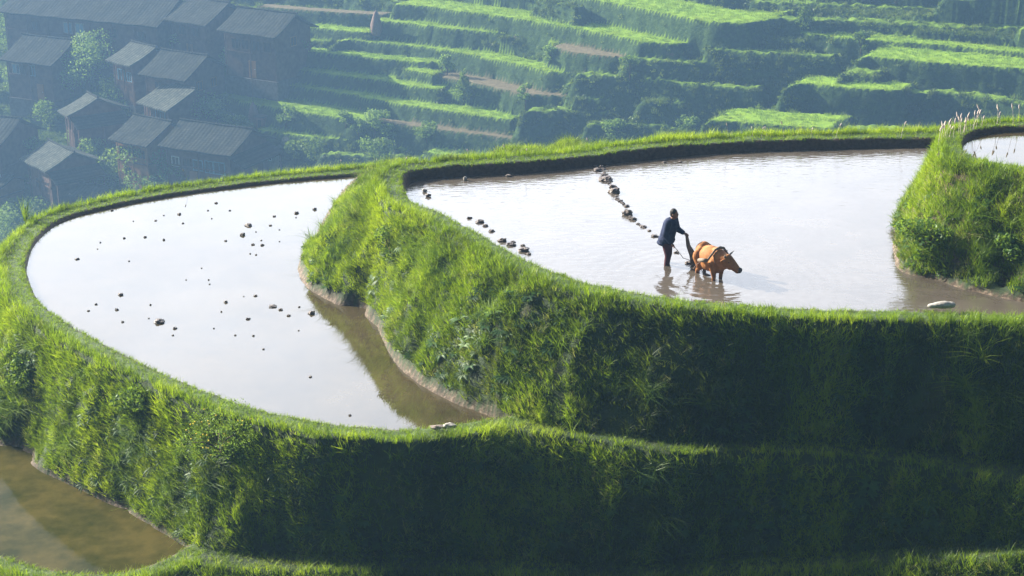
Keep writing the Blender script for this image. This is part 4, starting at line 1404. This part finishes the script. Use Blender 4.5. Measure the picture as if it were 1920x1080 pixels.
ROW = [(1116,312,8,'pale tipped clod at the very far end of the clod row'),(1122,320,17,'dark broad clod at the far end of the clod row'),(1127,314,9,'upright little clod behind the far end of the clod row'),(1132,318,9,'low clod sticking out beside the far end of the clod row'),
       (1133,329,15,'rounded clod just behind the biggest clod of the row'),(1135,338,27,'biggest, widest clod in the row across the ploughed paddy'),(1150,350,16,'upper clod of the second large pair in the row'),(1151,361,23,'lower broad clod of the second large pair in the row'),
       (1157,373,9,'thin clod right after the second large pair in the row'),(1163,377,10,'small clod in the middle of the thin stretch of the row'),(1168,381,6,'tiniest clod in the row, before the square one'),(1175,387,11,'squarish clod standing alone in the row'),
       (1177,402,22,'large flat clod in the nearer half of the row'),(1186,411,15,'flat clod touching the nearer large flat one'),(1196,420,8,'thin sliver clod beside the rounded one near the row end'),(1206,426,14,'rounded clod second from the ploughman'),(1228,443,14,'clod nearest the ploughman, last of the row')]
EDGE = [(888,407,12,'squarish clod at the grassy edge, farthest of the edge clods'),(907,415,19,'wide dark clod at the grassy edge, second along'),(918,422,13,'thin clod trailing the wide dark one at the edge'),(930,432,13,'small lone clod midway along the grassy edge'),
        (949,450,20,'long low clod against the grass of the edge'),(966,458,20,'heaped clod with broken top at the grassy edge'),(970,452,12,'grey clod leaning on the heaped one at the edge'),(988,459,11,'thin floating clod outside the edge heap'),(990,468,26,'largest flat clod at the near end of the edge clods'),(999,475,11,'dark little clod, nearest of the edge clods'),
        (1245,305,9,'lone clod far out near the back rim of the ploughed paddy'),(1275,304,8,'second lone clod near the back rim, rounder'),
        (1292,494,17,'fresh mud heap turned up by the plough behind the ox'),(1268,474,11,'thin clod between the ploughman and the plough')]
for t_ in range(16):
    q_ = ROW[t_][:2]; q2_ = ROW[t_ + 1][:2]; u_ = rr.uniform(.35, .65)
    ROW.append((q_[0] * (1 - u_) + q2_[0] * u_ + rr.uniform(-3, 3), q_[1] * (1 - u_) + q2_[1] * u_ + rr.uniform(-1, 2), rr.uniform(5, 8), 'tiny crumb of mud between the larger clods of the long row'))
EDGE = [(a_ - 8, b_ + 2, c_ * .9, d_) if 880 < a_ < 1005 and b_ > 400 else (a_, b_, c_, d_) for a_, b_, c_, d_ in EDGE]
for k, (px, py, w, lb) in enumerate(ROW + EDGE):
    x, y = un(px, py, ZA)
    s = w / (FPX / math.hypot(y, CAM_H)) * .95
    o = bpy.data.objects.new('mud_clod', clods[(k * 3 + 1) % 5]); C.objects.link(o)
    o.location = (x, y, ZA + .08 * s)
    o.scale = (s, s * rr.uniform(.8, 1.1), s * rr.uniform(.6, .95))
    o.rotation_euler = (rr.uniform(-.25, .25), rr.uniform(-.25, .25), rr.uniform(-.5, .5))
    tag(o, lb, 'clod', 'mud clods in the row across the ploughed paddy' if k < len(ROW) else 'mud clods along the edge of the ploughed paddy')

def stone(label, px, py, z, w, sc_=(1, .6, .45), mat=M_stone, lift=.0):
    me = clod_mesh(int(px), .7)
    me.polygons.foreach_set('use_smooth', [True] * len(me.polygons))
    me.materials.clear(); me.materials.append(mat); me.name = 'stone'
    x, y = un(px, py, z)
    s = w / (FPX / math.hypot(y, CAM_H - z))
    o = bpy.data.objects.new('stone', me); C.objects.link(o)
    o.location = (x, y, z + lift); o.scale = (s * sc_[0], s * sc_[1], s * sc_[2])
    tag(o, label, 'stone')
    return o
bm = bmesh.new()
ellip(bm, (0, 0, 0), (.30, .15, .13)); ellip(bm, (.22, .02, .0), (.15, .13, .12)); ellip(bm, (-.25, 0, -.03), (.16, .11, .09)); ellip(bm, (.05, 0, .05), (.2, .12, .1))
ws = fuse('stone', bm, M_stone, None, .02, 3)
ws.scale = (.82, .7, .62)
ws.location = (*un(1767, 572, .36), .36)
tag(ws, 'long smooth white stone lying in the grass of the upper rim', 'stone')
stone('grey slab stone on the lower rim beside the paler one', 822, 801, -2.33, 30, (1, .6, .35), M_claypale)
stone('pale squared stone on the lower rim where the bank meets it', 843, 798, -2.30, 24, (1, .7, .6))
stone('pale pebble at the back edge of the ploughed paddy, upright', 872, 335, .05, 9, (.8, .8, 1.2))
stone('flat pale pebble at the back edge, right of the upright one', 954, 329, .03, 11, (1, .8, .6), M_claypale)
stone('white pebble at the pointed corner of the ploughed paddy', 796, 357, .04, 10, (.9, .8, .9))
stone('grey pebble at the pointed corner, nearer than the white one', 803, 366, .04, 12, (.9, .8, .7), M_clod)
stone('small white stone on the shaded ledge', 1771, 842, -2.36, 12, (1, .9, 1.1))

# ---------------------------------------------------------------- plumed grass stalks
def plume(rng, h):
    bm = bmesh.new()
    bx, by = rng.uniform(-.25, .25) * h, rng.uniform(-.15, .15) * h
    p = [Vector((bx * t * t, by * t * t, h * t)) for t in (0, .35, .7, .88, 1.0, 1.12)]
    tube(bm, p[:4], [.005, .004, .0035, .003], 4)
    d = p[5] - p[3]
    tube(bm, [p[3], p[3] + d * .3, p[3] + d * .7, p[3] + d], [.006, .02, .016, .003], 6)
    return bm
rg = random.Random(8)
def plant_plume(x, y, z, h, label, group):
    o = bm_obj('plume_grass', plume(rg, h), M_plume)
    o.location = (x, y, z)
    tag(o, label, 'grass plume', group)
for k in range(34):
    px = rg.choice([rg.uniform(1755, 1845), rg.uniform(1755, 1915)])
    py = float(np.interp(px, [1745, 1765, 1800, 1850, 1920], [268, 256, 243, 232, 219])) + rg.uniform(-2, 5)
    x, y = un(px, py, 2.45)
    while float(sdf(WD, np.array([x]), np.array([y]))[0]) < .18:
        y += .08
    plant_plume(x, y, 2.22, rg.uniform(.40, .66), 'pale feathery grass plume on the rim of the highest small paddy', 'grass plumes on the highest rim')
for px, py in ((1411, 262), (1428, 262), (1438, 261), (1470, 262), (1520, 262), (1568, 262), (1690, 262), (1105, 288), (985, 303), (950, 302), (880, 308), (760, 318), (706, 320), (640, 322), (350, 345), (1365, 262)):
    x, y = un(px, py - 9, .4 if px > 745 else -2.4)
    plant_plume(x, y, .3 if px > 745 else -2.5, rg.uniform(.3, .5), 'single pale seed stalk standing up from the back rim', 'seed stalks along the back rims')

# yellow flowered shrub on the near bank, spiky plant on the far rim
def surf(px, py):
    """where the ray of a pixel meets the built ground"""
    rx = px - 960.0
    ry = FPX * math.cos(PITCH) + (540 - py) * math.sin(PITCH)
    rz = -FPX * math.sin(PITCH) + (540 - py) * math.cos(PITCH)
    t = np.linspace(28, 62, 700) / ry
    z = terrain(rx * t, ry * t)[0]
    k = int(np.argmax(CAM_H + rz * t < z))
    return rx * t[k], ry * t[k], float(z[k])
p = surf(415, 880)
sb = tree('straggly shrub with small yellow flowers on the near grassy bank', 415, 890, 1.5, .95, .50, n=4200, name='flowering_shrub', cat='shrub', group='shrubs of the near bank', leaf=.022, at=p)
bm = bmesh.new(); ellip(bm, (0, 0, 0), (.022, .022, .016), seg=6)
fl0 = bm_obj('flower', bm, simple('yellow_petals', (.6, .42, .03), (.8, .6, .06), 5), sb)
for k in range(40):
    a = rg.uniform(0, 6.28); q = rg.uniform(.3, .95)
    f_ = fl0 if k == 0 else fl0.copy()
    if k: C.objects.link(f_)
    f_.parent = sb
    f_.location = (q * .8 * math.cos(a), q * .8 * math.sin(a) - .1, rg.uniform(.5, 1.35))
for (px, py, h_, r_, tn, lb) in ((730, 470, 1.0, .6, .3, 'dark leafy bush in the hollow of the lit bank between the two paddies'),
                              (45, 720, 1.0, .7, .3, 'dark bush on the near bank at the left bend'),
                              (1730, 470, 1.1, .7, .25, 'dark fern like bush in the hollow under the highest paddy'),
                              (265, 775, .9, .7, .25, 'dark hanging bush in the hollow above the muddy lower paddy'),
                              (1890, 480, .8, .5, .25, 'green leafy bush on the bank of the highest paddy, toward its outer end')):
    p = surf(px, py)
    tree(lb, px, py, h_, r_, tn, n=1500, name='leafy_bush', cat='bush', group='shrubs of the near bank', leaf=.045, at=(p[0], p[1], p[2] - .25))
x, y = un(48, 408, -2.5)
sp = empty('spiky_plant', (x, y, -2.6)); tag(sp, 'dark upright spiky plant on the long outer rim, left of the village bushes', 'plant')
V, Fc = [], []
for k in range(26):
    a = rg.uniform(0, 6.28); q = rg.uniform(0, .10)
    blade(V, Fc, q * math.cos(a), q * math.sin(a), a, rg.uniform(.4, .85), .035, rg.uniform(.05, .35), 4, .1)
me = mesh_from(V, Fc)
at_ = me.attributes.new('tint', 'FLOAT', 'POINT'); at_.data.foreach_set('value', np.full(len(V), .3, np.float32))
link('leaves', me, M_tree, sp)
bm = bmesh.new(); tube(bm, [(0, 0, -.1), (.02, 0, .45)], [.03, .015], 6); bm_obj('stem', bm, M_bark, sp)

# ---------------------------------------------------------------- ploughman
def cloth_mat(name, a, b, sc_=8):
    return simple(name, a, b, sc_, .85, .5, .01, .15)
M_skin = simple('tanned_skin', (.20, .095, .055), (.27, .13, .08), 6, .55, .1)
M_hair = simple('black_hair', (.010, .008, .008), (.02, .018, .018), 20, .6, .5)
M_navy = cloth_mat('navy_cotton', (.012, .018, .045), (.030, .040, .085))
M_maroon = cloth_mat('dark_maroon_cotton', (.050, .018, .024), (.10, .035, .040))
fx, fy = un(1247, 494, 0)
man = empty('person', (fx, fy, -.20), R(-28))
tag(man, 'person in navy jacket and dark trousers wading behind the ox, holding the plough', 'person')
HIP = Vector((.02, 0, .86)); CH = Vector((.10, 0, 1.20)); NK = Vector((.155, 0, 1.40)); HD = Vector((.20, 0, 1.555))
LA, LK, LH = Vector((-.03, .11, .02)), Vector((.05, .11, .46)), Vector((.02, .10, .84))
RA, RK, RH = Vector((.06, -.10, .02)), Vector((.12, -.11, .47)), Vector((.03, -.10, .84))
SL, SR = Vector((.13, .20, 1.36)), Vector((.13, -.20, 1.36))
EL, WL = Vector((.18, .28, 1.08)), Vector((.40, .20, 1.02))      # arm on the plough
ER, WR = Vector((.10, -.29, 1.08)), Vector((.26, -.27, .86))     # arm at the hip with the rope
bm = bmesh.new()
ellip(bm, HIP, (.15, .17, .14)); ellip(bm, CH, (.13, .18, .22)); limb(bm, [HIP, CH, NK], [.13, .13, .065])
limb(bm, [NK, HD - Vector((0, 0, .06))], [.060, .055])
ellip(bm, HD, (.098, .078, .118)); ellip(bm, HD + Vector((.045, 0, -.05)), (.062, .055, .07))
ellip(bm, HD + Vector((.105, 0, -.010)), (.022, .014, .022), seg=10)
for s in (-1, 1): ellip(bm, HD + Vector((-.005, s * .08, -.01)), (.022, .014, .034), seg=10)
for (A, K, H_) in ((LA, LK, LH), (RA, RK, RH)):
    limb(bm, [H_, K, A], [.095, .062, .042])
    ellip(bm, A + Vector((.07, 0, -.0)), (.13, .045, .04))
for (S, E_, W_) in ((SL, EL, WL), (SR, ER, WR)):
    limb(bm, [S, E_, W_], [.060, .044, .030])
def hand(bm, W_, d, up, curl):
    d = d.normalized(); side = d.cross(up).normalized()
    ellip(bm, W_ + d * .045, (.045, .035, .030), seg=12)
    for k in range(4):
        b = W_ + d * .08 + side * (.028 - .019 * k)
        l = (.036, .042, .040, .030)[k]
        limb(bm, [b, b + d * l * .9 - up * .010 * curl, b + d * l * 1.3 - up * .034 * curl, b + d * l * .9 - up * .055 * curl], [.010, .0095, .009, .008])
    t = W_ + d * .035 + side * .036
    limb(bm, [t, t + d * .03 + side * .015 - up * .015, t + d * .045 - up * .035], [.012, .010, .009])
hand(bm, WL, Vector((.9, -.1, -.1)), Vector((0, 0, 1)), 1.0)
hand(bm, WR, Vector((.7, .1, -.6)), Vector((.6, 0, .7)), 1.0)
body = fuse('body', bm, M_skin, man, .011, 3)
bm = bmesh.new()
ellip(bm, HD + Vector((-.018, 0, .035)), (.098, .088, .105), seg=20)
ellip(bm, HD + Vector((-.03, 0, -.01)), (.085, .083, .09), seg=20)
geom = [v for v in bm.verts if v.co.x > HD.x + .055 and v.co.z < HD.z + .06]
for v in geom: v.co.x = HD.x + .05
fuse('hair', bm, M_hair, man, .012, 2)
for s in (-1, 1):
    bm = bmesh.new(); ellip(bm, HD + Vector((.090, s * .032, .008)), (.010, .014, .008), seg=10)
    bm_obj('eye', bm, M_dark, man, True)
bm = bmesh.new(); ellip(bm, HD + Vector((.100, 0, -.062)), (.010, .024, .006), seg=10); bm_obj('mouth', bm, M_maroon, man, True)
bm = bmesh.new()   # jacket, open hem below the hips
ellip(bm, CH + Vector((0, 0, .02)), (.185, .235, .23)); limb(bm, [HIP + Vector((0, 0, .02)), CH, NK - Vector((0, 0, .03))], [.195, .195, .085])
ellip(bm, HIP + Vector((.0, 0, .0)), (.22, .235, .16)); ellip(bm, HIP + Vector((-.04, 0, -.09)), (.215, .225, .09))
for (S, E_, W_) in ((SL, EL, WL), (SR, ER, WR)):
    limb(bm, [S, E_, E_.lerp(W_, .86)], [.098, .084, .062])
limb(bm, [NK + Vector((.0, .05, -.02)), NK + Vector((.03, 0, -.035)), NK + Vector((.0, -.05, -.02))], [.03, .03, .03])
fuse('jacket', bm, M_navy, man, .014, 4)
bm = bmesh.new()
for (A, K, H_) in ((LA, LK, LH), (RA, RK, RH)):
    limb(bm, [H_, K, K.lerp(A, .62)], [.118, .085, .070])
ellip(bm, HIP - Vector((0, 0, .04)), (.15, .18, .12))
fuse('trousers', bm, M_maroon, man, .014, 3)
man.scale = (.97, .97, .97)

# ---------------------------------------------------------------- ox
def m_hide():
    t = NT('ox_hide')
    v = t.coord()
    n = t.noise(5, 5, .6, vec=v)
    c = t.ramp(n, [(.3, (.24, .085, .026)), (.68, (.46, .20, .065))])
    sp = t.new('ShaderNodeSeparateXYZ'); t.link(v, sp.inputs[0])
    low = t.new('ShaderNodeMapRange'); t.link(sp.outputs['Z'], low.inputs[0])
    low.inputs[1].default_value = .42; low.inputs[2].default_value = .22; low.inputs[3].default_value = 0; low.inputs[4].default_value = .8
    c = t.mix(low.outputs[0], c, (.10, .045, .022))
    return t.done(t.prin(c, .7, t.bump(t.noise(60, 3, vec=v), .3, .01), .25))
M_hide = m_hide()
M_horn = simple('horn', (.10, .085, .07), (.22, .19, .16), 8, .45, .2)
M_muz = simple('dark_muzzle', (.045, .035, .035), (.13, .10, .09), 10, .5, .2)
M_yoke = simple('greyed_wood', (.13, .10, .075), (.26, .21, .17), 9, .8, .6)
OXH = R(-59)
ox = empty('draft_ox', (0, 0, 0), OXH)
tag(ox, 'ginger ox in a wooden yoke, wading and pulling the plough', 'ox')
bm = bmesh.new()
ellip(bm, (-.02, 0, .86), (.62, .31, .33), seg=24); ellip(bm, (.40, 0, .84), (.27, .25, .34), seg=20)
ellip(bm, (.36, 0, 1.10), (.24, .12, .13)); ellip(bm, (-.52, 0, .95), (.27, .27, .27), seg=20)
ellip(bm, (-.05, 0, .74), (.45, .29, .26))
for s in (-1, 1): ellip(bm, (-.42, s * .17, 1.06), (.13, .08, .07)); ellip(bm, (-.70, s * .09, 1.0), (.07, .06, .06))
NB, NP = Vector((.52, 0, .96)), Vector((.84, .05, .91))
limb(bm, [NB, NP], [.235, .185]); limb(bm, [(.55, 0, .70), (.86, .05, .80)], [.13, .10])
YAW = R(30)
hd = Vector((math.cos(YAW), math.sin(YAW), 0)); hs_ = Vector((-math.sin(YAW), math.cos(YAW), 0))
PO = NP + hd * .06 + Vector((0, 0, .05))
MU = PO + hd * .38 + Vector((0, 0, -.25))
limb(bm, [PO, PO.lerp(MU, .45), MU], [.165, .140, .100])
ellip(bm, PO.lerp(MU, .25) + Vector((0, 0, -.06)), (.17, .12, .15)); ellip(bm, MU + hd * .02, (.095, .100, .09))
ellip(bm, PO.lerp(MU, .12) + Vector((0, 0, .06)), (.11, .12, .07))
for s in (-1, 1):
    sh_ = Vector((.40, s * .17, .78))
    kx = .50 if s < 0 else .38
    limb(bm, [sh_, Vector((kx, s * .16, .46)), Vector((kx - .03, s * .15, .10)), Vector((kx + .02, s * .15, .03))], [.145, .070, .048, .060])
    kx = -.50 if s < 0 else -.60
    limb(bm, [Vector((-.48, s * .17, .85)), Vector((kx + .16, s * .18, .60)), Vector((kx - .10, s * .16, .42)), Vector((kx - .04, s * .15, .10)), Vector((kx, s * .15, .03))], [.21, .125, .060, .045, .058])
fuse('body', bm, M_hide, ox, .02, 6)
for s in (-1, 1):
    bm = bmesh.new()
    b = PO + hd * -.01 + hs_ * s * .085 + Vector((0, 0, .09))
    tube(bm, [b, b + hs_ * s * .09 + Vector((0, 0, .03)), b + hs_ * s * .14 + Vector((0, 0, .07)) + hd * .04, b + hs_ * s * .14 + hd * .10 + Vector((0, 0, .12))], [.036, .030, .020, .005], 10)
    bm_obj('horn', bm, M_horn, ox, True)
    bm = bmesh.new()
    e = PO + hs_ * s * .12 + Vector((0, 0, .02)) - hd * .03
    ellip(bm, e + hs_ * s * .08 - hd * .02, (.055, .105, .035), rot=(0, 0, YAW + s * .2), seg=12)
    bm_obj('ear', bm, M_hide, ox, True)
    bm = bmesh.new()
    ellip(bm, PO.lerp(MU, .32) + hs_ * s * .135 + Vector((0, 0, .045)), (.022, .014, .018), seg=10)
    bm_obj('eye', bm, M_dark, ox, True)
bm = bmesh.new(); ellip(bm, MU + hd * .075 + Vector((0, 0, -.005)), (.055, .092, .080)); fuse('muzzle', bm, M_muz, ox, .014, 2)
bm = bmesh.new()
tube(bm, [(-.76, 0, 1.06), (-.84, .01, .92), (-.84, .02, .65), (-.82, .02, .48)], [.032, .024, .018, .020], 8)
tube(bm, [(-.82, .02, .50), (-.82, .02, .40), (-.81, .02, .28)], [.022, .042, .008], 8)
bm_obj('tail', bm, M_hide, ox, True)
OS = Vector((.60, .84, .90))
ox.scale = OS
# set its feet where the photograph shows them
fh = Vector((*un(1308, 511, 0), 0)); ff = Vector((*un(1345, 525, 0), 0))
midf = (fh + ff) / 2
dirx = Vector((math.cos(OXH), math.sin(OXH), 0))
ox.location = (midf.x + dirx.x * .03 + .06, midf.y + dirx.y * .03 + .05, -.31)
OM = Matrix.Translation(ox.location) @ Matrix.Rotation(OXH, 4, 'Z') @ Matrix.Diagonal((*OS, 1))

# yoke (rests on the neck) and plough
yk = empty('yoke', (0, 0, 0)); yk.matrix_world = OM
tag(yk, 'curved grey wooden yoke resting over the neck of the ox', 'yoke')
bm = bmesh.new()
tube(bm, [(.44, -.42, .90), (.46, -.30, 1.03), (.50, -.15, 1.20), (.52, 0, 1.245), (.50, .15, 1.20), (.46, .30, 1.03), (.44, .40, .92)], [.026, .034, .038, .040, .038, .034, .026], 10)
bm_obj('bow', bm, M_yoke, yk, True)
bm = bmesh.new()
tube(bm, [(.46, -.41, .94), (.20, -.42, .90), (-.10, -.40, .84)], [.050, .058, .045], 8)
bm_obj('shaft', bm, M_yoke, yk, True)
bm = bmesh.new()
for s in (-1, 1): tube(bm, [(.44, s * .40, .98), (-.2, s * .41, .70), (-.95, s * .12, .36)], [.010, .010, .010], 5)
tube(bm, [(.53, -.26, 1.14), (.60, -.20, .86), (.60, 0, .64), (.60, .20, .86), (.53, .26, 1.14)], [.012] * 5, 6)
bm_obj('rope', bm, M_straw, yk)

hm = Matrix.Translation(man.location) @ Matrix.Rotation(R(-28), 4, 'Z') @ Matrix.Scale(.97, 4)
HND = hm @ (WL + Vector((.085, -.02, -.045)))
ft = Vector((*un(1303, 497, 0), -.05))
pl = empty('plough', tuple(ft)); tag(pl, 'wooden plough with a broad curved handle board, share under the water', 'plough')
a = HND - ft
bm = bmesh.new()
pts = [a + Vector((-.05, .02, .05)), a, a.lerp(Vector((0, 0, 0)), .3) + Vector((-.02, 0, -.02)), a.lerp(Vector((0, 0, 0)), .62) + Vector((.02, 0, .02)), Vector((0, 0, 0)), Vector((.12, -.05, -.12))]
wd = [.022, .030, .048, .082, .085, .05]
prev = None
side = Vector((.95, -.3, .25)).normalized()
nrm_ = Vector((.25, .9, .2)).normalized()
for p_, w_ in zip(pts, wd):
    ring = [bm.verts.new(p_ + side * w_ * sx_ + nrm_ * .022 * sy_) for sx_, sy_ in ((-1, -1), (1, -1), (1, 1), (-1, 1))]
    if prev:
        for k in range(4): bm.faces.new((prev[k], prev[(k + 1) % 4], ring[(k + 1) % 4], ring[k]))
    else: bm.faces.new(ring[::-1])
    prev = ring
bm.faces.new(prev)
bmesh.ops.bevel(bm, geom=bm.edges[:], offset=.006, segments=1)
bm_obj('handle_board', bm, M_yoke, pl)
bm = bmesh.new()
bb = (OM @ Vector((-.95, 0, .34))) - ft
tube(bm, [Vector((-.02, 0, .14)), Vector((.1, -.05, .20)), bb], [.035, .035, .025], 8)
bm_obj('beam', bm, M_yoke, pl, True)
bm = bmesh.new()
v = [bm.verts.new(q) for q in ((-.1, .02, -.08), (.30, -.14, -.12), (.05, .14, .06), (-.12, .10, .05), (-.1, .0, -.13), (.28, -.14, -.15))]
for f in ((0, 1, 2), (0, 2, 3), (4, 5, 1), (4, 1, 0), (3, 2, 1), (0, 3, 4)): bm.faces.new([v[i] for i in f])
bm_obj('share', bm, M_metal, pl)
# rope from the person's other hand
wr = hm @ (WR + Vector((.06, .01, -.05)))
gp = Vector((*un(1300, 490, .1), .1))
bm = bmesh.new()
tube(bm, [wr, wr.lerp(gp, .5) - Vector((0, 0, .12)), gp], [.008] * 3, 5)
rp = bm_obj('lead_rope', bm, M_straw)
tag(rp, 'thin slack lead rope from the low hand of the ploughman toward the ox', 'rope')

# ---------------------------------------------------------------- the air of the valley
bm = bmesh.new(); box(bm, -197, 197, -63, 378, -97, 13.8)
t = NT('valley_haze')
pv = t.new('ShaderNodeVolumePrincipled')
pv.inputs['Color'].default_value = (.14, .245, .385, 1)
pv.inputs['Density'].default_value = .00138
pv.inputs['Anisotropy'].default_value = .25
t.link(pv.outputs[0], t.out.inputs['Volume'])
hz = bm_obj('haze', bm, t.m)
tag(hz, kind='stuff')
